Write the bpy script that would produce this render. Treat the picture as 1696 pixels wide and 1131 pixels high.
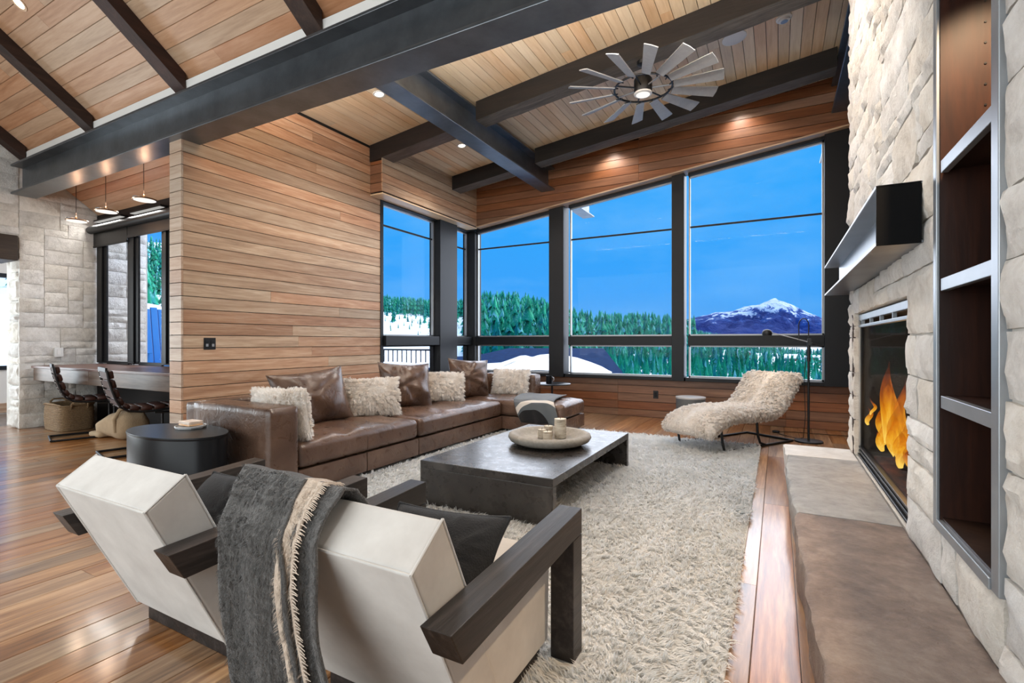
import bpy, math, random
import numpy as np
from mathutils import Vector, Matrix
PI = math.pi
rnd = random.Random(11)
for o in list(bpy.data.objects): bpy.data.objects.remove(o)
sc = bpy.context.scene
col = sc.collection

# ------------------------------------------------------------------ camera
FPX, CX, CY, EYE = 815.0, 848.0, 566.0, 1.2          # focal length in pixels of the 1696 x 1131 frame, eye height
YAW = math.atan(440 / FPX)
FWD = (-math.sin(YAW), math.cos(YAW)); RGT = (math.cos(YAW), math.sin(YAW))
cd = bpy.data.cameras.new('camera'); cam = bpy.data.objects.new('camera', cd); col.objects.link(cam)
cd.sensor_width = 36; cd.lens = FPX / 1696 * 36; cd.clip_start = .05; cd.clip_end = 20000
cam.location = (0, 0, EYE); cam.rotation_euler = (PI / 2, 0, YAW)
sc.camera = cam
def ray(u, v):
    a = (u - CX) / FPX
    return FWD[0] + RGT[0] * a, FWD[1] + RGT[1] * a, (CY - v) / FPX
def on_plane(u, v, z0, sy=0.0):                       # the point of plane z = z0 + sy*Y seen at a pixel
    d = ray(u, v); t = (z0 - EYE) / (d[2] - sy * d[1]); return d[0] * t, d[1] * t, EYE + d[2] * t

# ------------------------------------------------------------------ sky
def nd(nt, typ, ins=None, **props):
    n = nt.nodes.new(typ)
    for k, v in props.items(): setattr(n, k, v)
    for k, v in (ins or {}).items():
        s = n.inputs[k]
        if isinstance(v, bpy.types.NodeSocket): nt.links.new(v, s)
        else: s.default_value = v
    return n
def ramp(nt, fac, stops, interp='LINEAR'):
    n = nd(nt, 'ShaderNodeValToRGB', {0: fac}); cr = n.color_ramp; cr.interpolation = interp
    while len(cr.elements) < len(stops): cr.elements.new(.5)
    for e, (p, c) in zip(cr.elements, stops): e.position = p; e.color = (*c[:3], 1)
    return n.outputs[0]
def s2l(*c):
    return tuple((x / 255 / 12.92 if x <= 10.3 else ((x / 255 + .055) / 1.055) ** 2.4) for x in c)
world = bpy.data.worlds.new('world'); sc.world = world; world.use_nodes = True
wt = world.node_tree; wt.nodes.clear()
wc = nd(wt, 'ShaderNodeTexCoord')
sep = nd(wt, 'ShaderNodeSeparateXYZ', {0: wc.outputs['Generated']})
grad = ramp(wt, sep.outputs[2], [(0, s2l(92, 168, 240)), (.10, s2l(62, 164, 252)), (.35, s2l(40, 168, 255)), (1, s2l(40, 160, 250))])
wm = nd(wt, 'ShaderNodeMapping', {'Vector': wc.outputs['Generated'], 'Scale': (2.2, 2.2, 6.0)})
wn = nd(wt, 'ShaderNodeTexNoise', {'Vector': wm.outputs[0], 'Scale': 1.6, 'Detail': 6.0, 'Roughness': .6})
wf = ramp(wt, wn.outputs[0], [(.45, (0, 0, 0)), (.8, (.55, .55, .55))])
mx = nd(wt, 'ShaderNodeMix', {0: wf, 6: grad, 7: (*s2l(125, 195, 255), 1)}, data_type='RGBA')
bg = nd(wt, 'ShaderNodeBackground', {0: mx.outputs[2], 1: 1.0})
wo = nd(wt, 'ShaderNodeOutputWorld', {0: bg.outputs[0]})

# ------------------------------------------------------------------ sun, fill lamp added behind the camera, side window daylight, exposure
def light(name, typ, loc, energy, color, rot=(0, 0, 0), **kw):
    d = bpy.data.lights.new(name, typ); d.energy = energy; d.color = color
    for k, v in kw.items(): setattr(d, k, v)
    o = bpy.data.objects.new(name, d); col.objects.link(o); o.location = loc; o.rotation_euler = rot
    return o
sd = Vector((.26, .79, .56))                              # bright overcast in front of the house: a very soft winter sun
sun = light('winter_sun', 'SUN', (0, 0, 30), 8.5, (.97, .98, 1), angle=math.radians(105))
sun.rotation_euler = sd.to_track_quat('Z', 'Y').to_euler()
WHITE = (.87, .955, 1.0)
light('daylight_behind_camera', 'AREA', (-3.2, -3.3, 2.2), 330, WHITE, (math.radians(84), 0, 0), shape='RECTANGLE', size=8.0, size_y=3.2)  # unseen area lamp added to brighten the room from behind
light('daylight_side_windows', 'AREA', (-10.9, .2, 1.7), 230, WHITE, (0, math.radians(-90), 0), shape='RECTANGLE', size=2.4, size_y=4.0)
light('cove_light_on_beam', 'AREA', (-1.4, 3.02, 3.66), 210, (1, .98, .95), (math.radians(165), 0, 0), shape='RECTANGLE', size=6.6, size_y=.12)  # unseen fill lamp added over the beam to brighten the far half
sc.view_settings.view_transform = 'Standard'; sc.view_settings.look = 'None'
sc.view_settings.gamma = 1; sc.view_settings.use_curve_mapping = False
sc.view_settings.exposure = 0.0
sc.cycles.max_bounces = 10; sc.cycles.transparent_max_bounces = 12; sc.cycles.sample_clamp_indirect = 6

# ------------------------------------------------------------------ mesh helpers
def vnoise(p, seed=0):                                # smooth value noise, p (N,3) -> (N,) in -1..1
    p = np.asarray(p, float); i = np.floor(p).astype(np.int64); f = p - i; f = f * f * (3 - 2 * f)
    def h(dx, dy, dz):
        n = (i[:, 0] + dx) * 374761393 + (i[:, 1] + dy) * 668265263 + (i[:, 2] + dz) * 2147483647 + seed * 974711
        n = (n ^ (n >> 13)) * 1274126177; n = n ^ (n >> 16)
        return (n & 0xffff) / 32767.5 - 1
    def L(a, b, t): return a + (b - a) * t
    x0 = L(h(0, 0, 0), h(1, 0, 0), f[:, 0]); x1 = L(h(0, 1, 0), h(1, 1, 0), f[:, 0])
    y0 = L(h(0, 0, 1), h(1, 0, 1), f[:, 0]); y1 = L(h(0, 1, 1), h(1, 1, 1), f[:, 0])
    return L(L(x0, x1, f[:, 1]), L(y0, y1, f[:, 1]), f[:, 2])
def fbm(p, oct=4, seed=0):
    p = np.asarray(p, float); s = 0; a = 1
    for k in range(oct): s = s + a * vnoise(p * 2 ** k + 17.3 * k, seed + k); a *= .5
    return s
class MB:
    def __init__(self): self.v = []; self.f = []
    def add(self, v, f):
        b = len(self.v); self.v += [tuple(p) for p in v]; self.f += [tuple(i + b for i in q) for q in f]; return self
    def box(self, x0, x1, y0, y1, z0, z1):
        return self.add([(x, y, z) for z in (z0, z1) for y in (y0, y1) for x in (x0, x1)],
                        [(0, 2, 3, 1), (4, 5, 7, 6), (0, 1, 5, 4), (2, 6, 7, 3), (0, 4, 6, 2), (1, 3, 7, 5)])
    def prism(self, poly, axis, a, b):                # polygon in the two other axes, extruded along axis
        n = len(poly); mk = {'x': lambda p, q: (q, p[0], p[1]), 'y': lambda p, q: (p[0], q, p[1]), 'z': lambda p, q: (p[0], p[1], q)}[axis]
        return self.add([mk(p, a) for p in poly] + [mk(p, b) for p in poly],
                        [tuple(range(n))[::-1], tuple(range(n, 2 * n))] + [(i, (i + 1) % n, n + (i + 1) % n, n + i) for i in range(n)])
    def tube(self, path, r, n=8, cap=True):
        P = [Vector(p) for p in path]; m = len(P); rr = r if isinstance(r, (list, tuple)) else [r] * m; vs = []
        up = Vector((0, 0, 1)); prev = None
        for i, p in enumerate(P):
            d = (P[min(i + 1, m - 1)] - P[max(i - 1, 0)]).normalized()
            a = prev - d * prev.dot(d) if prev is not None else (up if abs(d.z) < .95 else Vector((1, 0, 0))).cross(d)
            if a.length < 1e-6: a = Vector((1, 0, 0)).cross(d)
            a.normalize(); prev = a; b = d.cross(a)
            vs += [p + (a * math.cos(2 * PI * k / n) + b * math.sin(2 * PI * k / n)) * rr[i] for k in range(n)]
        fs = [(i * n + k, i * n + (k + 1) % n, (i + 1) * n + (k + 1) % n, (i + 1) * n + k) for i in range(m - 1) for k in range(n)]
        if cap: fs += [tuple(range(n))[::-1], tuple(range((m - 1) * n, m * n))]
        return self.add(vs, fs)
    def lathe(self, prof, n=24, c=(0, 0, 0), sx=1, sy=1):
        vs = [(c[0] + r * sx * math.cos(2 * PI * k / n), c[1] + r * sy * math.sin(2 * PI * k / n), c[2] + z) for r, z in prof for k in range(n)]
        m = len(prof)
        fs = [(i * n + k, i * n + (k + 1) % n, (i + 1) * n + (k + 1) % n, (i + 1) * n + k) for i in range(m - 1) for k in range(n)]
        fs += [tuple(range(n))[::-1], tuple(range((m - 1) * n, m * n))]
        return self.add(vs, fs)
    def grid(self, P, closed=False):                  # P: (m,n,3) array
        m, n, _ = P.shape; q = n if closed else n - 1
        return self.add(P.reshape(-1, 3).tolist(), [(i * n + j, i * n + (j + 1) % n, (i + 1) * n + (j + 1) % n, (i + 1) * n + j) for i in range(m - 1) for j in range(q)])
    def rbox(self, x0, x1, y0, y1, z0, z1, r, n=8, fn=None):   # rounded box, every face an n x n grid; fn displaces (N,3)
        c = np.array([(x0 + x1) / 2, (y0 + y1) / 2, (z0 + z1) / 2]); h = np.array([(x1 - x0) / 2, (y1 - y0) / 2, (z1 - z0) / 2])
        t = np.linspace(-1, 1, n + 1); t = np.sign(t) * np.abs(t) ** .75
        A, B = np.meshgrid(t, t, indexing='ij')
        for ax in range(3):
            for s in (-1, 1):
                P = np.zeros((n + 1, n + 1, 3)); P[..., ax] = s; P[..., (ax + 1) % 3] = A if s > 0 else B; P[..., (ax + 2) % 3] = B if s > 0 else A
                P = P * h; inn = np.clip(P, -(h - r), h - r); d = P - inn; L = np.linalg.norm(d, axis=2, keepdims=True)
                P = inn + d / np.maximum(L, 1e-9) * r + c
                if fn is not None: P = fn(P.reshape(-1, 3)).reshape(P.shape)
                self.grid(P)
        return self
PW = {}
def link(o, parent=None, at=(0, 0, 0)):
    col.objects.link(o); PW[o] = Vector(at)
    if parent is not None: o.parent = parent; o.location = Vector(at) - PW[parent]
    else: o.location = at
    return o
def mk(name, me, mat, parent=None, at=(0, 0, 0)):
    o = bpy.data.objects.new(name, me)
    if mat is not None and not me.materials: me.materials.append(mat)
    return link(o, parent, at)
def build(name, mb, mat, parent=None, sm=0, bev=0, at=None, weld=False):
    V = np.array(mb.v, float)
    c = np.array(at, float) if at is not None else (V.min(0) + V.max(0)) / 2 * (1, 1, 0) + np.array((0, 0, V[:, 2].min()))
    me = bpy.data.meshes.new(name); me.from_pydata((V - c).tolist(), [], mb.f)
    if weld:
        import bmesh
        bm = bmesh.new(); bm.from_mesh(me); bmesh.ops.remove_doubles(bm, verts=bm.verts, dist=1e-4); bm.to_mesh(me); bm.free()
    me.update()
    if sm: me.shade_smooth(); me.set_sharp_from_angle(angle=math.radians(sm))
    o = mk(name, me, mat, parent, c)
    if bev:
        b = o.modifiers.new('bevel', 'BEVEL'); b.width = bev; b.segments = 2; b.limit_method = 'ANGLE'; b.angle_limit = math.radians(40)
    return o
def tag(o, label=None, cat=None, group=None, kind=None):
    if label: o['label'] = label
    if cat: o['category'] = cat
    if group: o['group'] = group
    if kind: o['kind'] = kind
    return o
def thing(name, label, cat, at=(0, 0, 0), rz=0, group=None, local=False, kind=None):
    o = bpy.data.objects.new(name, None); o.empty_display_size = .1
    link(o, None, at); o.rotation_euler.z = rz
    if local: PW[o] = Vector((0, 0, 0))
    return tag(o, label, cat, group, kind)
def copy_tree(o, parent=None):
    c = o.copy(); col.objects.link(c); PW[c] = PW[o]
    if parent is not None: c.parent = parent
    for ch in list(o.children): copy_tree(ch, c)
    return c
def fast_mesh(name, V, F, mat, parent=None, at=(0, 0, 0), smooth=True):   # V (N,3), F list of (k,M) index arrays
    me = bpy.data.meshes.new(name); V = np.asarray(V, np.float32) - np.asarray(at, np.float32)
    me.vertices.add(len(V)); me.vertices.foreach_set('co', V.ravel())
    loops = np.concatenate([f.ravel() for f in F]); tot = np.concatenate([np.full(len(f), f.shape[1]) for f in F])
    me.loops.add(len(loops)); me.loops.foreach_set('vertex_index', loops.astype(np.int32))
    me.polygons.add(len(tot)); st = np.concatenate([[0], np.cumsum(tot)[:-1]])
    me.polygons.foreach_set('loop_start', st.astype(np.int32)); me.polygons.foreach_set('loop_total', tot.astype(np.int32))
    me.update(calc_edges=True)
    if smooth: me.shade_smooth()
    return mk(name, me, mat, parent, at)
def strands(name, P, N, T, length, width, mat, parent, clump=.03, lean=.6, seed=1, at=(0, 0, 0), droop=.2):
    """a coat of tapering ribbons: roots P, normals N, combing directions T"""
    g = np.random.default_rng(seed); n = len(P)
    cid = np.floor(P / clump).astype(np.int64); h = (cid[:, 0] * 73856093) ^ (cid[:, 1] * 19349663) ^ (cid[:, 2] * 83492791)
    def hr(k): 
        q = (h * (2 * k + 1) + k * 7919) & 0xffffff; q = (q * 1103515245 + 12345) & 0x7fffffff
        return ((q >> 8) & 0xffff) / 65535.0 - .5
    cc = (cid + .5) * clump; cd_ = np.stack([hr(1), hr(2), hr(3)], 1)
    L = length * (.65 + .6 * g.random(n)) * (1 + .5 * hr(5))
    B = np.cross(N, T)
    D = N * (1 - lean * .6) + T * lean * (.6 + .8 * g.random(n))[:, None] + cd_ * .9 + (g.random((n, 3)) - .5) * .5
    D /= np.linalg.norm(D, axis=1, keepdims=True)
    mid = P + D * (L * .55)[:, None] + N * (L * .12)[:, None]
    tip = mid + (D * .8 + T * .35 - np.array([0, 0, droop]) + cd_ * .5) * (L * .5)[:, None]
    tip += (cc - P) * .45; mid += (cc - P) * .2
    under = np.einsum('ij,ij->i', tip - P, N) < .004
    tip[under] += N[under] * (.004 - np.einsum('ij,ij->i', tip - P, N)[under])[:, None]
    S = np.cross(D, N + (g.random((n, 3)) - .5) * .8); S /= np.maximum(np.linalg.norm(S, axis=1, keepdims=True), 1e-6); S *= (width * (.6 + .8 * g.random(n)))[:, None] / 2
    V = np.stack([P - S, P + S, mid + S * .85, mid - S * .85, tip], 1).reshape(-1, 3)
    b = np.arange(n)[:, None] * 5
    o = fast_mesh(name, V, [b + np.array([[0, 1, 2, 3]]), b + np.array([[3, 2, 4]])], mat, parent, at)
    o['kind'] = 'stuff'; return o

# ------------------------------------------------------------------ materials
M = {}
def new_mat(name):
    m = bpy.data.materials.new(name); m.use_nodes = True; nt = m.node_tree; nt.nodes.clear()
    b = nd(nt, 'ShaderNodeBsdfPrincipled'); o = nd(nt, 'ShaderNodeOutputMaterial', {0: b.outputs[0]}); M[name] = m
    return m, nt, b
def setp(nt, b, **k):
    names = {'col': 'Base Color', 'rough': 'Roughness', 'metal': 'Metallic', 'spec': 'Specular IOR Level', 'coat': 'Coat Weight', 'coatr': 'Coat Roughness', 'sheen': 'Sheen Weight', 'normal': 'Normal', 'sub': 'Subsurface Weight', 'alpha': 'Alpha'}
    for q, v in k.items():
        s = b.inputs[names[q]]
        if isinstance(v, bpy.types.NodeSocket): nt.links.new(v, s)
        elif q == 'col': s.default_value = (*v[:3], 1)
        else: s.default_value = v
def vec(nt, scale=(1, 1, 1), shift=True):
    tc = nd(nt, 'ShaderNodeTexCoord').outputs['Object']
    if shift:
        r = nd(nt, 'ShaderNodeObjectInfo').outputs['Random']
        k = nd(nt, 'ShaderNodeVectorMath', {0: (37.0, 91.0, 53.0), 3: r}, operation='SCALE')
        tc = nd(nt, 'ShaderNodeVectorMath', {0: tc, 1: k.outputs[0]}, operation='ADD').outputs[0]
    return nd(nt, 'ShaderNodeVectorMath', {0: tc, 1: scale}, operation='MULTIPLY').outputs[0]
def noise(nt, v, scale=1.0, detail=5.0, rough=.55, dist=0.0):
    return nd(nt, 'ShaderNodeTexNoise', {'Vector': v, 'Scale': scale, 'Detail': detail, 'Roughness': rough, 'Distortion': dist}).outputs[0]
def mixc(nt, f, a, b, blend='MIX'):
    n = nd(nt, 'ShaderNodeMix', data_type='RGBA', blend_type=blend)
    for i, v in ((0, f), (6, a), (7, b)):
        if isinstance(v, bpy.types.NodeSocket): nt.links.new(v, n.inputs[i])
        else: n.inputs[i].default_value = v if i == 0 else (*v[:3], 1)
    return n.outputs[2]
def math2(nt, op, a, b=0.0, c=None):
    ins = {0: a, 1: b}
    if c is not None: ins[2] = c
    return nd(nt, 'ShaderNodeMath', ins, operation=op).outputs[0]
def bump(nt, h, strength=.3, dist=.02):
    return nd(nt, 'ShaderNodeBump', {'Height': h, 'Strength': strength, 'Distance': dist}).outputs[0]
def wood(name, cols, scale, rough=.5, var=.3, bumps=.15, coat=0, coatr=.1, spec=.4, knots=False, hue=.02):
    m, nt, b = new_mat(name)
    v = vec(nt, scale); n1 = noise(nt, v, 1, 7, .62, 1.2)
    v2 = vec(nt, tuple(s * 3.5 for s in scale)); n2 = noise(nt, v2, 1.6, 4, .6)
    f = math2(nt, 'MULTIPLY_ADD', n2, .35, math2(nt, 'MULTIPLY', n1, .68))
    c = ramp(nt, f, [(.30, cols[0]), (.5, cols[1]), (.72, cols[2])])
    r = nd(nt, 'ShaderNodeObjectInfo').outputs['Random']
    w = nd(nt, 'ShaderNodeTexWhiteNoise', {'W': math2(nt, 'MULTIPLY', r, 91.7)}, noise_dimensions='1D').outputs['Value']
    hs = nd(nt, 'ShaderNodeHueSaturation', {'Hue': math2(nt, 'MULTIPLY_ADD', w, hue * 2, .5 - hue), 'Saturation': math2(nt, 'MULTIPLY_ADD', w, -.35, 1.15),
                                            'Value': math2(nt, 'MULTIPLY_ADD', r, var * 2, 1 - var), 'Color': c}).outputs[0]
    if knots:
        vk = vec(nt, tuple(max(s * .22, .9) for s in scale)); vo = nd(nt, 'ShaderNodeTexVoronoi', {'Vector': vk, 'Scale': 1.1}).outputs['Distance']
        kf = ramp(nt, math2(nt, 'MULTIPLY_ADD', n1, .12, vo), [(.08, (1, 1, 1)), (.17, (0, 0, 0))])
        hs = mixc(nt, math2(nt, 'MULTIPLY', kf, .75), hs, tuple(x * .22 for x in cols[0]))
    setp(nt, b, col=hs, rough=rough, spec=spec, coat=coat, coatr=coatr, normal=bump(nt, f, bumps, .01))
    return m
def plain(name, c, rough=.5, metal=0, nscale=6.0, amount=.15, bumps=0, bscale=60.0, spec=.5, coat=0, sheen=0, shift=True, anis=(1, 1, 1)):
    m, nt, b = new_mat(name)
    v = vec(nt, anis, shift); n = noise(nt, v, nscale, 5, .6)
    c2 = mixc(nt, n, tuple(x * (1 - amount) for x in c), tuple(min(1, x * (1 + amount)) for x in c))
    setp(nt, b, col=c2, rough=rough, metal=metal, spec=spec, coat=coat, sheen=sheen)
    if bumps: setp(nt, b, normal=bump(nt, noise(nt, v, bscale, 3, .6), bumps, .01))
    return m
def stone(name, c1, c2, c3, bscale=9.0, strength=.8, var=.12, rough=.85):
    m, nt, b = new_mat(name)
    v = vec(nt); a = noise(nt, v, 3.5, 6, .65, .6); d = noise(nt, v, bscale, 8, .7)
    c = ramp(nt, math2(nt, 'MULTIPLY_ADD', d, .4, math2(nt, 'MULTIPLY', a, .6)), [(.3, c1), (.5, c2), (.7, c3)])
    r = nd(nt, 'ShaderNodeObjectInfo').outputs['Random']
    w = nd(nt, 'ShaderNodeTexWhiteNoise', {'W': math2(nt, 'MULTIPLY', r, 77.7)}, noise_dimensions='1D').outputs['Value']
    c = nd(nt, 'ShaderNodeHueSaturation', {'Hue': .5, 'Saturation': math2(nt, 'MULTIPLY_ADD', w, .6, .45), 'Value': math2(nt, 'MULTIPLY_ADD', r, var * 2, 1 - var), 'Color': c}).outputs[0]
    fine = noise(nt, v, bscale * 3.5, 5, .75)
    setp(nt, b, col=c, rough=rough, spec=.25, normal=bump(nt, math2(nt, 'MULTIPLY_ADD', fine, .5, math2(nt, 'MULTIPLY_ADD', a, .8, d)), strength, .045))
    return m
def furry(name, cols, big, small):
    m = bpy.data.materials.new(name); m.use_nodes = True; nt = m.node_tree; nt.nodes.clear(); M[name] = m
    v_ = vec(nt, (1, 1, 1), False); n1 = noise(nt, v_, big, 4, .6); n2 = noise(nt, v_, small, 2, .6)
    c = ramp(nt, math2(nt, 'MULTIPLY_ADD', n2, .4, math2(nt, 'MULTIPLY', n1, .6)), [(.3, cols[0]), (.5, cols[1]), (.7, cols[2])])
    d = nd(nt, 'ShaderNodeBsdfDiffuse', {0: c}); t = nd(nt, 'ShaderNodeBsdfTranslucent', {0: c})
    nd(nt, 'ShaderNodeOutputMaterial', {0: nd(nt, 'ShaderNodeMixShader', {0: .42, 1: d.outputs[0], 2: t.outputs[0]}).outputs[0]}); return m
def emit(name, c, strength):
    m = bpy.data.materials.new(name); m.use_nodes = True; nt = m.node_tree; nt.nodes.clear()
    e = nd(nt, 'ShaderNodeEmission', {0: (*c, 1), 1: strength}); nd(nt, 'ShaderNodeOutputMaterial', {0: e.outputs[0]}); M[name] = m
    return m
def glass(name, tint=(1, 1, 1), refl=1.0):
    m = bpy.data.materials.new(name); m.use_nodes = True; nt = m.node_tree; nt.nodes.clear()
    lw = nd(nt, 'ShaderNodeLayerWeight', {0: .5}).outputs['Facing']
    f = math2(nt, 'MULTIPLY_ADD', math2(nt, 'POWER', lw, 5.0), .8 * refl, .02 * refl)
    t = nd(nt, 'ShaderNodeBsdfTransparent', {0: (*tint, 1)}); g = nd(nt, 'ShaderNodeBsdfGlossy', {0: (1, 1, 1, 1), 'Roughness': .01})
    x = nd(nt, 'ShaderNodeMixShader', {0: f, 1: t.outputs[0], 2: g.outputs[0]}); nd(nt, 'ShaderNodeOutputMaterial', {0: x.outputs[0]}); M[name] = m
    return m
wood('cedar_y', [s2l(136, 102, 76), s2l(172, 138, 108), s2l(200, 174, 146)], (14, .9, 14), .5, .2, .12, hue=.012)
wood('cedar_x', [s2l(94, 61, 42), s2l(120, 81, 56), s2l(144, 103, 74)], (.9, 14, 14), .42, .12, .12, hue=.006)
wood('cedar_end', [s2l(150, 118, 94), s2l(178, 150, 126), s2l(198, 176, 156)], (.9, 14, 14), .5, .12, .12, hue=.006)
wood('decking_y', [s2l(196, 164, 128), s2l(214, 186, 150), s2l(228, 204, 172)], (10, .7, 10), .42, .09, .06, hue=.01)
wood('decking_x', [s2l(158, 120, 90), s2l(184, 146, 114), s2l(202, 168, 138)], (.7, 10, 10), .42, .12, .06, hue=.01)
wood('oak_floor', [s2l(82, 53, 32), s2l(144, 102, 65), s2l(190, 151, 108)], (11, .75, 11), .28, .24, .08, coat=.5, coatr=.12, knots=True, hue=.008)
wood('dark_timber_x', [s2l(13, 8, 7), s2l(22, 15, 12), s2l(36, 26, 20)], (.8, 9, 9), .75, .15, .5)
wood('dark_timber_y', [s2l(30, 20, 16), s2l(48, 33, 26), s2l(68, 49, 39)], (9, .8, 9), .6, .15, .4)
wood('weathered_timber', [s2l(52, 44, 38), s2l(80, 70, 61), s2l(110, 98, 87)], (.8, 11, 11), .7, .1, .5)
plain('gap_dark', (.012, .008, .006), .9)
wood('desk_wood', [s2l(70, 52, 42), s2l(96, 76, 64), s2l(124, 104, 92)], (.8, 10, 10), .38, .1, .1)
wood('espresso', [s2l(20, 16, 15), s2l(36, 30, 27), s2l(68, 59, 55)], (12, .9, 12), .42, .1, .35)
wood('shelf_wood', [s2l(26, 13, 8), s2l(40, 20, 11), s2l(58, 31, 17)], (9, 9, .8), .4, .1, .1)
plain('steel', (.125, .138, .152), .34, .75, 4.0, .6, .10, 30)
plain('window_steel', (.010, .011, .013), .45, .2, 3.0, .2, spec=.3)
plain('alu', (.30, .31, .32), .4, .7, 8, .1)
plain('black_metal', (.012, .012, .013), .4, .4, 8, .2)
plain('satin_black', (.006, .0065, .008), .3, 0, 5, .2, spec=.18)
plain('mantel_black', (.003, .003, .0035), .6, 0, 5, .2, spec=.08)
plain('light_steel', (.33, .35, .37), .38, .7, 5, .2)
stone('limestone', s2l(190, 178, 163), s2l(228, 220, 208), s2l(246, 242, 234), 22.0, .6, .08)
stone('nook_stone', s2l(184, 177, 166), s2l(226, 221, 212), s2l(246, 243, 237), 22.0, .6, .1)
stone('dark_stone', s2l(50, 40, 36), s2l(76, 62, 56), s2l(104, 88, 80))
stone('mortar', s2l(190, 182, 170), s2l(208, 201, 190), s2l(220, 214, 204), 20, .3, .02)
stone('hearth_grey', s2l(124, 120, 112), s2l(156, 152, 143), s2l(182, 178, 170), 17, .5, .03, .6)
stone('hearth_brown', s2l(84, 62, 48), s2l(124, 98, 78), s2l(158, 134, 112), 17, .55, .03, .55)
stone('hearth_pale', s2l(186, 176, 162), s2l(206, 198, 186), s2l(222, 216, 206), 14, .2, .03, .6)
stone('bowl_stone', s2l(118, 111, 101), s2l(148, 141, 130), s2l(176, 169, 158), 30, .2, .02, .7)
glass('pane', refl=.12); glass('fire_glass', (.85, .85, .85), .06)
emit('lamp_lens', (1, .86, .66), 14); emit('bulb', (1, .72, .4), 40); emit('disc_lens', (1, .95, .88), 1.1); emit('far_daylight', (.9, .95, 1), 1.3)
plain('white_plastic', (.72, .72, .70), .4, 0, 8, .03)
plain('plaster', (.62, .56, .49), .8, 0, 4, .05)
plain('ceiling_white', (.78, .77, .74), .7, 0, 4, .04)
plain('brass', (.55, .38, .26), .3, .9, 8, .1)

# ================================================================== the room
S = .118
def zc(x): return 3.98 + S * (x + 5.1)                # living-room ceiling
def zh(x): return 3.28 + .122 * (x + 5.0)             # underside of the header above the window wall
def zs(y): return 5.831 - .755 * y                    # the steep ceiling over the camera and the nook
def clip(poly, a, b, c):                              # keep a*x + b*y >= c
    out = []
    for i in range(len(poly)):
        p, q = poly[i], poly[(i + 1) % len(poly)]; dp = a * p[0] + b * p[1] - c; dq = a * q[0] + b * q[1] - c
        if dp >= 0: out.append(p)
        if dp * dq < 0: t = dp / (dp - dq); out.append((p[0] + (q[0] - p[0]) * t, p[1] + (q[1] - p[1]) * t))
    return out
def area(p): return abs(sum(p[i][0] * p[(i + 1) % len(p)][1] - p[(i + 1) % len(p)][0] * p[i][1] for i in range(len(p)))) / 2
def piece(parent, poly, axis, a, b, mat, name='board'):
    if len(poly) < 3 or area(poly) < .002: return
    build(name, MB().prism(poly, axis, a, b), mat, parent)
def center_at(mb): 
    V = np.array(mb.v); c = (V.min(0) + V.max(0)) / 2; return c

# floor: planks run away from the camera
floor = build('floor', MB().box(-13, 2.5, -4, 8.0, -.16, -.021), M['desk_wood']); tag(floor, 'wide plank oak floor of the great room', 'floor', kind='structure')
PWID = .165; cache = {}
def plank_mesh(L):
    k = round(L, 1)
    if k not in cache:
        w = PWID / 2 - .0012
        mb = MB().prism([(-w, -.02), (w, -.02), (w, -.0022), (w - .0022, 0), (-w + .0022, 0), (-w, -.0022)], 'y', -k / 2 + .001, k / 2 - .001)
        me = bpy.data.meshes.new('plank'); me.from_pydata(mb.v, [], mb.f); me.materials.append(M['oak_floor']); cache[k] = me
    return cache[k]
x = -9.66
while x < 1.6:
    y = -.5 - .1 * rnd.randint(0, 16)
    while y < 7.9:
        L = .1 * rnd.randint(17, 34)
        if y + L > 7.2: L = round(7.95 - y, 1)
        if y + L > .2: mk('plank', plank_mesh(L), None, floor, (x + PWID / 2, y + L / 2, 0))
        y += L
    x += PWID

# wood-clad wall on the left, its end turned towards the camera
PITCH, Z0 = .1279, .1118
seams = [Z0 + PITCH * k for k in range(-1, 34)]
wl = build('wall_left', MB().box(-5.29, -5.118, 2.70, 5.40, 0, 3.165).box(-5.29, -5.118, 2.90, 5.40, 3.165, 4.0), M['gap_dark']); tag(wl, 'tan horizontal cedar board wall ending in the room', 'wall', kind='structure')
g = .0036
for a, b in zip(seams, seams[1:]):
    lo, hi = max(a + g, .002), b - g
    if lo > zc(-5.1): continue
    if hi < 3.18:
        piece(wl, [(-5.305, lo), (-5.1, lo), (-5.1, hi), (-5.305, hi)], 'y', 2.68, 2.699, M['cedar_end'])
    hi2 = min(hi, zc(-5.1) - .005)
    if lo < 3.16: y0 = 2.70
    else: y0 = 2.875
    if hi2 - lo > .03:
        if rnd.random() < .45:
            j = rnd.uniform(3.6, 4.8)
            piece(wl, [(y0, lo), (j - .001, lo), (j - .001, hi2), (y0, hi2)], 'x', -5.118, -5.1, M['cedar_y']); piece(wl, [(j + .001, lo), (5.40, lo), (5.40, hi2), (j + .001, hi2)], 'x', -5.118, -5.1, M['cedar_y'])
        else: piece(wl, [(y0, lo), (5.40, lo), (5.40, hi2), (y0, hi2)], 'x', -5.118, -5.1, M['cedar_y'])
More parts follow.
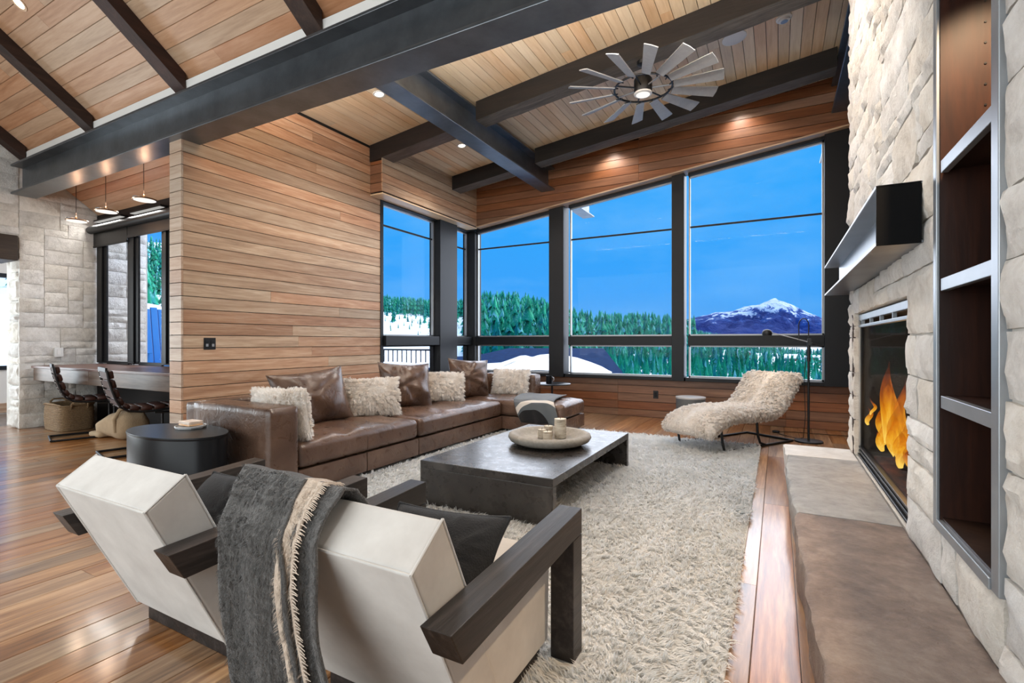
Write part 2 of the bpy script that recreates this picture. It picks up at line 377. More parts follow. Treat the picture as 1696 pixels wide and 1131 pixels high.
# boxed-out header over the left windows
bh = build('wall_bulkhead', MB().box(-5.3, -4.89, 5.222, 5.43, 3.30, 3.74).box(-5.3, -4.89, 5.43, 7.9, 3.30, 4.02), M['gap_dark']); tag(bh, 'boxed cedar header over the corner windows', 'wall', kind='structure')
for a, b in zip(seams, seams[1:]):
    lo, hi = max(a + g, 3.292), min(b - g, zc(-4.87) - .004)
    if hi - lo < .02: continue
    yb0 = 5.2 if lo < 3.70 else 5.43
    piece(bh, [(yb0, lo), (7.66, lo), (7.66, hi), (yb0, hi)], 'x', -4.888, -4.87, M['cedar_y'])
    if lo < 3.70: piece(bh, [(-5.1, lo), (-4.889, lo), (-4.889, min(hi, 3.745)), (-5.1, min(hi, 3.745))], 'y', 5.2, 5.221, M['cedar_x'])
piece(bh, [(-5.3, 5.2), (-4.87, 5.2), (-4.87, 7.66), (-5.3, 7.66)], 'z', 3.27, 3.29, M['decking_y'], 'soffit_board')
# header over the window wall: level boards cut by a sloping soffit
wb = build('wall_back', MB().prism([(-5.3, zh(-5.3) + .03), (2.45, zh(2.45) + .03), (2.45, zc(2.45) + .05), (-5.3, zc(-5.3) + .05)], 'y', 7.672, 7.9)
           .box(-5.3, 2.45, 7.92, 8.05, -.15, .6), M['gap_dark']); tag(wb, 'red-brown cedar wall holding the big windows', 'wall', kind='structure')
for a, b in zip(seams, seams[1:] ):
    if b < 3.25: continue
    for xa, xb in ((-4.868, -1.9), (-1.897, 2.4)):
        p = [(xa, a + g), (xb, a + g), (xb, b - g), (xa, b - g)]
        p = clip(p, -.122, 1, 3.28 + .61 + .022); p = clip(p, S, -1, -(3.98 + S * 5.1) + .004)
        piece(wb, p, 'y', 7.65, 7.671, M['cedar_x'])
for k in range(25, 36):
    a = Z0 + PITCH * k
    for xa, xb in ((-4.868, -1.9), (-1.897, 2.4)):
        p = [(xa, a + g), (xb, a + g), (xb, a + PITCH - g), (xa, a + PITCH - g)]
        p = clip(p, -.122, 1, 3.28 + .61 + .022); p = clip(p, S, -1, -(3.98 + S * 5.1) + .004)
        if k >= 33: piece(wb, p, 'y', 7.65, 7.671, M['cedar_x'])
piece(wb, [(-4.88, zh(-4.88)), (2.4, zh(2.4)), (2.4, zh(2.4) + .02), (-4.88, zh(-4.88) + .02)], 'y', 7.65, 7.93, M['decking_x'], 'soffit_board')
for a, b in zip(seams, seams[1:]):
    if a > .52: break
    for xa, xb in ((-5.2, -2.3), (-2.297, .1), (.103, 2.4)):
        piece(wb, [(xa, max(a + g, .004)), (xb, max(a + g, .004)), (xb, min(b - g, .6)), (xa, min(b - g, .6))], 'y', 7.9, 7.919, M['cedar_x'])

# windows: posts, transoms, light inner beads, panes
def wbox(par, name, mat, *b): return build(name, MB().box(*b), M[mat], par, bev=.004)
def bead(par, x0, x1, z0, z1a, z1b, y, t=.022):        # thin light frame round one light of the window wall
    mb = MB().box(x0, x0 + t, y, y + .05, z0, z1a).box(x1 - t, x1, y, y + .05, z0, z1b).box(x0, x1, y, y + .05, z0, z0 + t)
    mb.prism([(x0, z1a - t), (x1, z1b - t), (x1, z1b), (x0, z1a)], 'y', y, y + .05)
    return build('glazing_bead', mb, M['alu'], par)
bays = [(-4.99, -3.46), (-3.12, -1.42), (-1.19, .55)]
for i, (xa, xb) in enumerate(bays):
    w = thing('window_%d' % (i + 2), ['tall window bay nearest the room corner', 'middle tall window bay of the window wall', 'right tall window bay facing the mountain'][i], 'window', ((xa + xb) / 2, 7.86, .6), kind='structure')
    px = {0: -3.46, 1: -1.42, 2: .55}[i]; pe = {0: -3.19, 1: -1.24, 2: 1.0}[i]
    build('post', MB().prism([(px, .6), (pe, .6), (pe, zh(pe)), (px, zh(px))], 'y', 7.74, 7.99), M['window_steel'], w, bev=.004)
    wbox(w, 'transom', 'window_steel', xa, xb, 7.78, 7.97, 1.14, 1.287)
    wbox(w, 'sill', 'window_steel', xa - .2, pe + .02, 7.76, 7.99, .6, .655)
    ta, tb = zh(xa) - .045, zh(xb) - .045
    build('head_rail', MB().prism([(xa, ta), (xb, tb), (xb, zh(xb)), (xa, zh(xa))], 'y', 7.8, 7.97), M['window_steel'], w)
    bead(w, xa, xb, 1.287, ta, tb, 7.86); bead(w, xa, xb, .655, 1.14, 1.14, 7.86)
    wbox(w, 'glazing_bar', 'window_steel', xa, xb, 7.885, 7.915, 2.927, 2.953)
    build('pane', MB().prism([(xa + .01, 1.295), (xb - .01, 1.295), (xb - .01, tb), (xa + .01, ta)], 'y', 7.898, 7.904), M['pane'], w)
    build('pane', MB().box(xa + .01, xb - .01, 7.898, 7.904, .66, 1.135), M['pane'], w)
tag(build('wall_back_panel', MB().prism([(1.02, .6), (2.45, .6), (2.45, zh(2.45) + .02), (1.02, zh(1.02) + .02)], 'y', 7.78, 7.98), M['window_steel']), 'dark steel panel right of the mountain window', 'wall', kind='structure')
w = thing('window_1', 'narrow corner window pair beside the cedar wall', 'window', (-5.2, 6.6, .6), kind='structure')
for ya, yb in ((5.46, 6.76), (7.26, 7.78)):
    wbox(w, 'transom', 'window_steel', -5.24, -5.04, ya, yb, 1.14, 1.287)
    wbox(w, 'head_rail', 'window_steel', -5.24, -5.09, ya, yb, 3.245, 3.27)
    wbox(w, 'sill', 'window_steel', -5.25, -5.04, ya - .05, yb + .05, .6, .655)
    for z0, z1 in ((1.287, 3.245), (.655, 1.14)):
        t = .022; mb = MB()
        mb.box(-5.21, -5.16, ya, ya + t, z0, z1).box(-5.21, -5.16, yb - t, yb, z0, z1).box(-5.21, -5.16, ya, yb, z0, z0 + t).box(-5.21, -5.16, ya, yb, z1 - t, z1)
        build('glazing_bead', mb, M['window_steel' if z0 < 1 else 'alu'], w)
        build('pane', MB().box(-5.204, -5.198, ya + .01, yb - .01, z0 + .01, z1 - .01), M['pane'], w)
    wbox(w, 'glazing_bar', 'window_steel', -5.215, -5.185, ya, yb, 2.927, 2.953)
wbox(w, 'post', 'window_steel', -5.26, -5.03, 6.76, 7.26, .6, 3.27)
wbox(w, 'post', 'window_steel', -5.26, -4.99, 7.78, 8.0, .6, 3.27)
wbox(w, 'jamb', 'window_steel', -5.26, -5.09, 5.40, 5.46, 0, 3.27)
build('wall_corner', MB().box(-5.3, -5.1, 5.40, 7.92, -.15, .6), M['cedar_y'])
tag(bpy.data.objects['wall_corner'], 'low cedar wall under the corner windows', 'wall', kind='structure')

# living-room ceiling: decking runs away from the camera
cl = build('ceiling', MB().prism([(-5.3, zc(-5.3) + .03), (2.6, zc(2.6) + .03), (2.6, zc(2.6) + .3), (-5.3, zc(-5.3) + .3)], 'y', 2.86, 8.0), M['gap_dark']); tag(cl, 'pale tongue-and-groove decking above the living area', 'ceiling', kind='structure')
x = -5.1
while x < 2.4:
    j = rnd.uniform(3.6, 7)
    for ya, yb in ((2.87, j), (j + .002, 7.65)):
        xa, xb = x + .003, x + .113
        piece(cl, [(xa, zc(xa)), (xb, zc(xb)), (xb, zc(xb) + .03), (xa, zc(xa) + .03)], 'y', ya, yb, M['decking_y'], 'plank')
    x += .116
# steep ceiling over the camera and the nook: decking runs across
cs = build('ceiling', MB().prism([(-.9, zs(-.9) + .03), (3.62, zs(3.62) + .03), (3.62, zs(3.62) + .3), (-.9, zs(-.9) + .3)], 'x', -12.5, -5.31)
           .prism([(-.9, zs(-.9) + .03), (2.84, zs(2.84) + .03), (2.84, zs(2.84) + .3), (-.9, zs(-.9) + .3)], 'x', -5.31, 2.6)
           .prism([(-.9, 6.5), (-4, 4.5), (-4, 4.8), (-.9, 6.8)], 'x', -12.5, 2.6), M['gap_dark']); tag(cs, 'steep ceiling of warm wide boards rising over the desk nook', 'ceiling', kind='structure')
y = 3.6; STEP = .108
while y > .3:
    ya, yb = y - STEP + .003, y - .003
    xe = -5.32 if y > 2.84 else 2.5
    j = rnd.uniform(-8, -3.5)
    for xa, xb in ((-9.25, j), (j + .002, xe)) if xe > 0 else ((-9.1, xe),):
        piece(cs, [(ya, zs(ya)), (yb, zs(yb)), (yb, zs(yb) + .03), (ya, zs(ya) + .03)], 'x', xa, xb, M['decking_x'], 'plank')
    y -= STEP
# wall panel closing the gap above the big beam, pale strip along the beam, outer shell out of view
tag(build('wall_clerestory', MB().prism([(-5.3, 3.62), (2.6, 3.62), (2.6, zc(2.6) + .3), (-5.3, zc(-5.3) + .3)], 'y', 2.80, 2.86), M['decking_x']), 'board panel above the big steel beam', 'wall', kind='structure')
tag(build('trim_1', MB().box(-9.05, 2.5, 2.70, 2.74, 3.571, 3.735), M['ceiling_white']), 'pale strip along the top of the big beam', 'trim', kind='structure')  # white box standing in for the lit ends of the ceiling boards
tag(build('wall_rear', MB().box(-12.5, 2.6, -4.1, -4, -.1, 6), M['plaster']), 'plain plaster wall behind the camera', 'wall', kind='structure')
tag(build('wall_far_right', MB().box(2.46, 2.6, -4, 8.05, -.1, 6.4), M['plaster']), 'plaster wall behind the fireplace mass', 'wall', kind='structure')

# ================================================================== steel and timber beams
def ibeam(name, label, axis, a, b, c, w, z0, z1, t=.028, tw=.02):
    r = thing(name, label, 'beam', (0, 0, 0))
    f = lambda lo, hi, zl, zh_: (MB().box(a, b, lo, hi, zl, zh_) if axis == 'x' else MB().box(lo, hi, a, b, zl, zh_))
    build('bottom_flange', f(c - w / 2, c + w / 2, z0, z0 + t), M['steel'], r, bev=.005)
    build('top_flange', f(c - w / 2, c + w / 2, z1 - t, z1), M['steel'], r, bev=.005)
    build('web', f(c - tw / 2, c + tw / 2, z0 + t, z1 - t), M['steel'], r)
    return r
ibeam('steel_beam', 'long blackened steel I-beam crossing above the cedar wall end', 'x', -9.02, 2.45, 2.73, .26, 3.17, 3.57)
b2 = ibeam('steel_beam', 'blackened steel I-beam running from the long beam to the window wall', 'y', 2.87, 7.648, -3.435, .245, 3.75, 4.13)
b3 = ibeam('steel_beam', 'steel I-beam tucked beside the stone chimney wall', 'y', 5.12, 7.648, .74, .245, 4.18, 4.56)
ibeam('beam_end', 'steel beam end jutting outside above the middle window', 'y', 8.0, 9.7, -3.435, .245, 3.75, 4.13)
ibeam('beam_end', 'steel beam end jutting outside above the mountain window', 'y', 8.0, 9.7, .74, .245, 4.18, 4.56)
def rough_beam(name, label, P0, P1, w, h, mat, seed, axis):  # weathered timber along x (sloping) or along y
    n = 26; A = np.linspace(0, 1, n); prof = []
    c = [(-w / 2, 0), (w / 2, 0), (w / 2, h), (-w / 2, h)]
    sub = []
    for i in range(4):
        for k in range(4): t = k / 4; sub.append((c[i][0] * (1 - t) + c[(i + 1) % 4][0] * t, c[i][1] * (1 - t) + c[(i + 1) % 4][1] * t))
    P0, P1 = np.array(P0), np.array(P1); side = np.array((0, 1, 0)) if axis == 'x' else np.array((1, 0, 0))
    G = np.array([[P0 + (P1 - P0) * a + side * q[0] + np.array((0, 0, q[1])) for q in sub] for a in A])
    d = vnoise(G.reshape(-1, 3) * 5, seed).reshape(n, -1) * .008
    ctr = G.mean(1, keepdims=True); dirs = G - ctr; dirs /= np.linalg.norm(dirs, axis=2, keepdims=True)
    msk = np.array([1.0 if q[1] < h * .9 else 0 for q in sub])
    G = G + dirs * (d * msk)[..., None]
    mb = MB().grid(G, closed=True); m = len(sub); mb.f += [tuple(range(m))[::-1], tuple(range((n - 1) * m, n * m))]
    o = tag(build(name, mb, M[mat], sm=40), label, 'beam')
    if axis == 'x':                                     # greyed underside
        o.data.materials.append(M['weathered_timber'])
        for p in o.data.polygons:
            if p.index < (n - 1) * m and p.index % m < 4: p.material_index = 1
    return o
for k, (yc, where) in enumerate(((5.30, 'above the ceiling fan'), (6.99, 'near the window wall'))):
    for (xa, xb, part) in ((-5.09 if k == 0 else -4.865, -3.562, 'left of the steel beam'), (-3.308, .612, 'right of the steel beam')):
        rough_beam('timber_rafter', 'dark hewn timber rafter %s, %s' % (where, part), (xa, yc, zc(xa) - .235), (xb, yc, zc(xb) - .235), .24, .232, 'dark_timber_x', k * 2 + (xa > -4), 'x')
for k, xr in enumerate((-8.9, -7.02, -5.13, -3.23, -1.33)):
    rough_beam('timber_rafter', ['dark rafter in the ceiling corner over the stone pier', 'dark sloping rafter above the desk pendants', 'dark sloping rafter landing beside the cedar wall end', 'dark sloping rafter right of centre above the long steel beam', 'dark sloping rafter farthest right over the long beam'][k],
               (xr, 2.69, zs(2.69) - .16), (xr, .2, zs(.2) - .16), .17, .158, 'dark_timber_y', 20 + k, 'y')

# ================================================================== stone masonry
def ashlar(nx, nz, seed, hole=None, wmax=7, hmax=3):
    r = random.Random(seed); used = set(); out = []
    if hole:
        for i in range(hole[0], hole[1]):
            for j in range(hole[2], hole[3]): used.add((i, j))
    for j in range(nz):
        for i in range(nx):
            if (i, j) in used: continue
            h = min(r.choice([1, 2, 2, 2, 3][:hmax + 2]), nz - j); w = 0; want = r.randint(3, wmax)
            while w < want and i + w < nx and all((i + w, j + q) not in used for q in range(h)): w += 1
            if w == 1 and h > 2: h = 2
            if 0 < nx - i - w < 2 and all((q, j + p) not in used for q in range(i + w, nx) for p in range(h)): w = nx - i
            for a in range(w):
                for b in range(h): used.add((i + a, j + b))
            out.append((i, i + w, j, j + h))
    return out
def stones(parent, rects, fa, fb, fmap, mat, seed, gap=.004, depth=.024, rough=.019):
    for k, (i0, i1, j0, j1) in enumerate(rects):
        a0, a1, b0, b1 = fa(i0) + gap, fa(i1) - gap, fb(j0) + gap, fb(j1) - gap
        nx = int(min(12, max(4, (a1 - a0) / .034))); ny = int(min(8, max(3, (b1 - b0) / .034)))
        ta = np.linspace(0, 1, nx + 1); tb = np.linspace(0, 1, ny + 1)
        ta = np.concatenate([[0], ta, [1]]); tb = np.concatenate([[0], tb, [1]])
        A, B = np.meshgrid(ta, tb, indexing='ij'); ring = np.ones_like(A); ring[0] = ring[-1] = 0; ring[:, 0] = ring[:, -1] = 0
        edge = np.minimum(np.minimum(A, 1 - A) * (a1 - a0), np.minimum(B, 1 - B) * (b1 - b0))
        Pa, Pb = a0 + A * (a1 - a0), b0 + B * (b1 - b0)
        q = np.stack([Pa, Pb, np.full_like(Pa, seed * 3.1 + k * .37)], -1).reshape(-1, 3)
        n = (fbm(q * 17, 3, seed) * .6 + fbm(q * 4.5, 2, seed + 5) * .55).reshape(A.shape)
        D = depth * np.clip(.5 + edge / .016 * .5, 0, 1) + n * rough * np.clip(.45 + edge / .04, 0, 1)
        jit = vnoise(q * 14, seed + 9).reshape(A.shape) * .005
        D = np.where(ring > 0, np.maximum(D, .006), -.02)
        Pa = Pa + np.where(edge < 1e-6, jit, 0); Pb = Pb + np.where(edge < 1e-6, jit, 0)
        G = fmap(Pa, Pb, D); mb = MB().grid(G)
        build('stone', mb, M[mat], parent, sm=28, at=G.reshape(-1, 3).mean(0))
Xm = .556
wr = build('wall_right', MB().box(Xm, 1.6, .3, 1.83, 0, 4.75).box(Xm, 1.6, 1.83, 2.395, 0, .52).box(1.0, 1.6, 1.83, 2.395, .52, 4.75).box(Xm, 1.6, 2.395, 2.975, 0, 4.75)
           .box(Xm, 1.6, 2.975, 4.82, 0, .28).box(Xm, 1.6, 2.975, 4.82, 1.42, 4.85).box(1.15, 1.6, 2.975, 4.82, .28, 1.42).box(Xm, 1.6, 4.82, 5.09, 0, 4.9), M['mortar'])
tag(wr, 'rough pale limestone fireplace wall', 'wall', kind='structure')
fm = lambda A, B, D: np.stack([Xm - D, A, B], -1)
ca = lambda i: 2.40 + i * .0928; cb = lambda j: .285 + j * .0946
stones(wr, ashlar(29, 47, 3, (6, 26, 0, 12)), ca, cb, fm, 'limestone', 1)
stones(wr, ashlar(16, 47, 5), lambda i: .30 + i * .0945, cb, fm, 'limestone', 2)
stones(wr, ashlar(7, 2, 8), lambda i: 1.81 + i * .0843, lambda j: .285 + j * .11, fm, 'limestone', 3)
fe = lambda A, B, D: np.stack([A, np.full_like(A, 5.085) + D, B], -1)
stones(wr, ashlar(10, 49, 12), lambda i: Xm + i * .1, lambda j: .0 + j * .0946, fe, 'limestone', 4)
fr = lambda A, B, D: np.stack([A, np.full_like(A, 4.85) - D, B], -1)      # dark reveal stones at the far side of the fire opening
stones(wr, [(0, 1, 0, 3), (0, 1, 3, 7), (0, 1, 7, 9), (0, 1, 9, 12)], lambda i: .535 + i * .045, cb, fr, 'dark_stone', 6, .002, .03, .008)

# stone pier and wall of the desk nook, continued outdoors
Xn = -9.15
wn_ = build('wall_nook', MB().box(-9.7, Xn, 2.76, 3.62, 0, 3.8).box(-9.7, Xn, -1.5, 2.76, 2.62, 6.3), M['mortar']); tag(wn_, 'pale rough-cut stone wall beside the desk', 'wall', kind='structure')
fn = lambda A, B, D: np.stack([Xn + D, A, B], -1)
stones(wn_, ashlar(10, 33, 21, None, 5, 2), lambda i: 2.72 + i * .0885, lambda j: .002 + j * .1, fn, 'nook_stone', 11)
stones(wn_, ashlar(17, 22, 22, None, 5, 2), lambda i: 1.0 + i * .1012, lambda j: 2.66 + j * .1, fn, 'nook_stone', 12)
fp_ = lambda A, B, D: np.stack([A, np.full_like(A, 2.76) - D, B], -1)
stones(wn_, [(0, 1, k * 2 + (k % 3 == 1), k * 2 + 2 + ((k + 1) % 3 == 1)) for k in range(13)], lambda i: -9.5 + i * .36, lambda j: .002 + j * .098, fp_, 'nook_stone', 13, .005, .05, .03)
wo_ = build('wall_outside', MB().box(-9.7, Xn - .03, 3.72, 4.30, -.5, 4.2), M['mortar']); tag(wo_, 'outdoor continuation of the stone wall seen through the nook window', 'wall', kind='structure')
stones(wo_, ashlar(6, 44, 23, None, 4, 2), lambda i: 3.72 + i * .0935, lambda j: -.4 + j * .1, lambda A, B, D: np.stack([Xn - .03 + D, A, B], -1), 'nook_stone', 14)
tag(build('timber_lintel', MB().box(-9.66, -9.09, 1.2, 2.70, 2.30, 2.64), M['dark_timber_y'], bev=.01), 'dark timber lintel over the opening left of the stone pier', 'lintel')
# room beyond the pier
tag(build('wall_beyond', MB().box(-11.6, -11.5, -4, 4.2, -.1, .72).box(-11.6, -11.5, -4, 4.2, 2.35, 7.0).box(-11.6, -11.5, -4, .84, .72, 2.35).box(-11.6, -11.5, 3.55, 4.2, .72, 2.35), M['plaster']), 'beige plaster wall seen past the stone pier', 'wall', kind='structure')
tag(build('baseboard_beyond', MB().box(-11.5, -11.48, -4, 4.2, 0, .16), M['cedar_y']), 'brown baseboard past the stone pier', 'baseboard', kind='structure')
w6 = thing('window_6', 'bright window glimpsed past the stone pier', 'window', (-11.55, 2.5, .72), kind='structure')
build('frame', MB().box(-11.6, -11.48, .84, 3.55, .72, .79).box(-11.6, -11.48, .84, 3.55, 2.28, 2.35).box(-11.6, -11.48, 3.48, 3.55, .79, 2.28).box(-11.6, -11.48, .84, .91, .79, 2.28), M['window_steel'], w6)
build('pane', MB().box(-11.56, -11.555, .9, 3.49, .79, 2.28), M['pane'], w6)
o = thing('wall_outlet', 'small white wall outlet low on the beige wall past the pier', 'outlet', (-11.49, 3.0, .4)); build('plate', MB().box(-11.5, -11.49, 2.96, 3.04, .34, .46), M['white_plastic'], o, bev=.003); build('socket', MB().box(-11.49, -11.487, 2.98, 3.02, .37, .43), M['plaster'], o)

# nook window wall
wk = build('wall_nook_window', MB().box(-9.2, -5.31, 3.6, 3.72, -.1, .86).box(-9.2, -5.31, 3.6, 3.72, 2.86, 3.4).box(-7.06, -5.31, 3.6, 3.72, .86, 2.86), M['dark_timber_x']); tag(wk, 'dark timber header wall above the nook window', 'wall', kind='structure')
w5 = thing('window_5', 'black framed casement window above the desk', 'window', (-8.1, 3.6, .86), kind='structure')
fx = [(-9.12, -8.82), (-8.2, -7.90), (-7.3, -7.06)]
for a, b in fx: build('jamb', MB().box(a, b, 3.585, 3.615, .88, 2.86), M['window_steel'], w5, bev=.006); 
for a, b in fx: build('stop', MB().box(a + .1, b - .08, 3.56, 3.585, .9, 2.8), M['window_steel'], w5, bev=.004)
for a, b in ((-8.82, -8.2), (-7.90, -7.3)):
    build('rail', MB().box(a, b, 3.59, 3.62, .865, .91), M['window_steel'], w5, bev=.004)
    build('pane', MB().box(a, b, 3.602, 3.606, .91, 2.8), M['pane'], w5)
build('crank', MB().tube([(-8.02, 3.56, .885), (-8.0, 3.52, .90), (-7.9, 3.50, .905), (-7.82, 3.5, .895)], .014, 8), M['window_steel'], w5, sm=60)
rs = thing('roller_shade', 'rolled-up dark shade across the nook window top', 'shade', (-8.1, 3.55, 2.62))
build('cassette', MB().tube([(-9.1, 3.5, 2.87), (-5.35, 3.5, 2.87)], .055, 16), M['window_steel'], rs, sm=40)
build('fabric', MB().box(-9.09, -8.1, 3.535, 3.542, 2.63, 2.87).box(-8.085, -5.36, 3.535, 3.542, 2.68, 2.87), M['black_metal'], rs)
build('hem_bar', MB().box(-9.09, -8.1, 3.53, 3.547, 2.61, 2.635).box(-8.085, -5.36, 3.53, 3.547, 2.66, 2.685), M['window_steel'], rs)

# ================================================================== hearth and fireplace
he = thing('hearth', 'raised flagstone hearth along the fireplace wall', 'hearth', (.3, 3, 0))
for (ya, yb, mt) in ((.35, 3.06, 'hearth_brown'), (3.07, 4.585, 'hearth_grey'), (4.595, 5.05, 'hearth_pale')):
    nY = max(6, int((yb - ya) / .06)); nX = 12
    prof = [(.545, 0.001), (.062, .001), (.058, .04), (.055, .10), (.05, .17), (.046, .24), (.048, .272), (.062, .28), (.2, .281), (.35, .281), (.545, .28)]
    G = np.array([[(p[0], ya + (yb - ya) * t / nY, p[1]) for p in prof] for t in range(nY + 1)])
    F = G.reshape(-1, 3); n = fbm(F * np.array((6, 9, 22)), 3, 31).reshape(G.shape[:2]); side = np.array([0, .3, 1, 1, 1, 1, .8, .4, 0, 0, 0])
    G[..., 0] += n * .013 * side; G[..., 0] += fbm(F * np.array((1, 2.2, 1)), 2, 33).reshape(n.shape) * .012 * side
    G[..., 0] += .0185 * (5.05 - G[..., 1]) * np.array([0, 1, 1, 1, 1, 1, 1, 1, .7, .4, 0])
    tp = np.array([0, 0, 0, 0, 0, 0, .3, .7, 1, 1, 0]); G[..., 2] += fbm(F * np.array((5, 5, 1)), 2, 35).reshape(n.shape) * .0022 * tp
    mb = MB().grid(G); k = len(prof); mb.f += [tuple(range(k)), tuple(range(nY * k, nY * k + k))[::-1]]
    build('slab', mb, M[mt], he, sm=50)
fp = thing('fireplace', 'glass-fronted gas fireplace set into the stone wall', 'fireplace', (.6, 3.9, .285))
X0 = .585
for ya in (2.985, 4.775): build('surround', MB().box(X0, X0 + .02, ya, ya + .035, .29, 1.41), M['black_metal'], fp)
lv = build('top_louvre', MB().box(X0 - .012, X0 + .02, 2.985, 4.81, 1.365, 1.41).box(X0 - .012, X0 + .02, 2.985, 4.81, 1.312, 1.332), M['light_steel'], fp, bev=.003)
for k in range(5): build('divider', MB().box(X0 - .01, X0 + .01, 3.1 + k * .39, 3.115 + k * .39, 1.332, 1.365), M['light_steel'], lv)
build('bottom_louvre', MB().box(X0 - .02, X0 + .02, 2.985, 4.81, .29, .305).box(X0 - .012, X0 + .02, 2.985, 4.81, .318, .335).box(X0 - .012, X0 + .02, 2.985, 4.81, .35, .365), M['black_metal'], fp, bev=.003)
build('glass_front', MB().box(X0 + .008, X0 + .012, 3.02, 4.775, .365, 1.312), M['fire_glass'], fp)
plain('firebox', (.035, .033, .032), .75, 0, 5, .4, .3, 20)
build('firebox', MB().box(1.08, 1.10, 2.99, 4.80, .29, 1.41).box(X0 + .02, 1.1, 2.98, 2.995, .29, 1.41).box(X0 + .02, 1.1, 4.795, 4.81, .29, 1.41).box(X0 + .02, 1.1, 2.99, 4.80, .282, .30).box(X0 + .02, 1.1, 2.99, 4.80, 1.40, 1.415), M['firebox'], fp)
mlog, nt, bb = new_mat('log_bark')
vv = vec(nt, (6, 2, 6)); nn = noise(nt, vv, 3, 6, .7); setp(nt, bb, col=ramp(nt, nn, [(.35, s2l(30, 18, 14)), (.6, s2l(92, 50, 38)), (.8, s2l(140, 100, 84))]), rough=.9, normal=bump(nt, nn, .9, .03))
r2 = random.Random(5)
for k in range(7):
    y0 = 3.45 + .22 * (k % 5) + r2.uniform(-.1, .1); z_ = .36 + .075 * (k // 3); a = r2.uniform(-.5, .5); L = r2.uniform(.28, .42); xx = .74 + .08 * (k % 3)
    pts = [(xx + math.sin(a) * L * (t - .5), y0 + math.cos(a) * L * (t - .5) * 1.2, z_ + .02 * math.sin(5 * t + k) + r2.uniform(-.1, .1) * (t - .5)) for t in np.linspace(0, 1, 7)]
    build('log', MB().tube(pts, [.042 + r2.uniform(-.008, .008) for _ in pts], 10), M['log_bark'], fp, sm=60)
build('ember_bed', MB().box(.64, 1.04, 3.2, 4.6, .30, .33), M['log_bark'], fp, bev=.01)
mfl = bpy.data.materials.new('flame'); mfl.use_nodes = True; nt = mfl.node_tree; nt.nodes.clear(); M['flame'] = mfl
tc = nd(nt, 'ShaderNodeTexCoord').outputs['Generated']; sp = nd(nt, 'ShaderNodeSeparateXYZ', {0: tc}); hz = sp.outputs[2]
nn = nd(nt, 'ShaderNodeTexNoise', {'Vector': nd(nt, 'ShaderNodeVectorMath', {0: tc, 1: (1.5, 2.4, 1.2)}, operation='MULTIPLY').outputs[0], 'Scale': 2.2, 'Detail': 3.0, 'Distortion': .8}).outputs[0]
ff = math2(nt, 'MULTIPLY_ADD', nn, .55, math2(nt, 'MULTIPLY_ADD', hz, .75, -.12))
ec = ramp(nt, ff, [(.15, s2l(255, 214, 96)), (.42, s2l(255, 178, 40)), (.62, s2l(244, 124, 20)), (.85, s2l(196, 66, 8))])
st = ramp(nt, ff, [(.1, (1, 1, 1)), (.5, (.75, .75, .75)), (.9, (.25, .25, .25))])
tr = ramp(nt, ff, [(.25, (.22, .22, .22)), (.55, (.5, .5, .5)), (.9, (.95, .95, .95))])
em = nd(nt, 'ShaderNodeEmission', {0: ec, 1: math2(nt, 'MULTIPLY', st, 1.5)}); tp_ = nd(nt, 'ShaderNodeBsdfTransparent')
nd(nt, 'ShaderNodeOutputMaterial', {0: nd(nt, 'ShaderNodeMixShader', {0: tr, 1: em.outputs[0], 2: tp_.outputs[0]}).outputs[0]})
for k, (y0, x0, z0, h, w_, lean) in enumerate(((4.30, .70, .48, .5, .05, .06), (4.10, .72, .5, .55, .045, -.03), (3.95, .66, .45, .36, .04, .05), (4.24, .64, .44, .3, .035, -.04), (3.76, .67, .43, .3, .035, .03), (4.52, .68, .44, .22, .025, .02), (4.18, .67, .50, .66, .07, .05), (4.02, .69, .46, .42, .075, -.04), (4.36, .68, .50, .34, .06, .03), (3.86, .70, .44, .3, .06, .02), (4.70, .63, .55, .17, .022, .03), (4.62, .64, .64, .15, .014, .02), (4.45, .66, .44, .14, .03, -.05), (3.66, .70, .42, .22, .05, .0), (3.45, .7, .42, .18, .04, .02))):
    pts, rr = [], []
    for t in np.linspace(0, 1, 14):
        pts.append((x0 + .015 * math.sin(7 * t + k), y0 + lean * t + .03 * math.sin(4.5 * t + k * 1.3) * t * 2, z0 + h * .85 * t)); rr.append(max(.002, w_ * (math.sin(PI * min(1, t * .92 + .10)) ** .9) * (1 - .55 * t)))
    build('flame', MB().tube(pts, rr, 12), M['flame'], fp, sm=180)
light('fire_glow', 'POINT', (.68, 4.0, .75), 9, (1, .55, .2), shadow_soft_size=.1)

# mantel: an open-fronted steel channel
mt_ = thing('mantel_shelf', 'blackened steel channel mantel on the stone wall', 'mantel', (.45, 3.9, 1.61))
YA, YB = 2.60, 5.22; XF = .372
build('top_plate', MB().box(XF, .56, YA, YB, 1.855, 1.867), M['light_steel'], mt_, bev=.002)
build('bottom_plate', MB().box(XF, .56, YA, YB, 1.61, 1.622), M['steel'], mt_, bev=.002)
build('front_edge', MB().box(XF - .002, XF, YA, YB, 1.61, 1.622).box(XF - .002, XF, YA, YB, 1.855, 1.867), M['light_steel'], mt_)
wv = build('web', MB().box(.475, .49, YA + .012, YB - .06, 1.622, 1.855), M['light_steel'], mt_)
build('end_cap', MB().box(XF, .525, YA, YA + .01, 1.61, 1.867), M['mantel_black'], mt_)
for yy in (3.05, 3.9, 4.75): build('slot', MB().box(.470, .476, yy, yy + .05, 1.63, 1.655), M['black_metal'], wv)

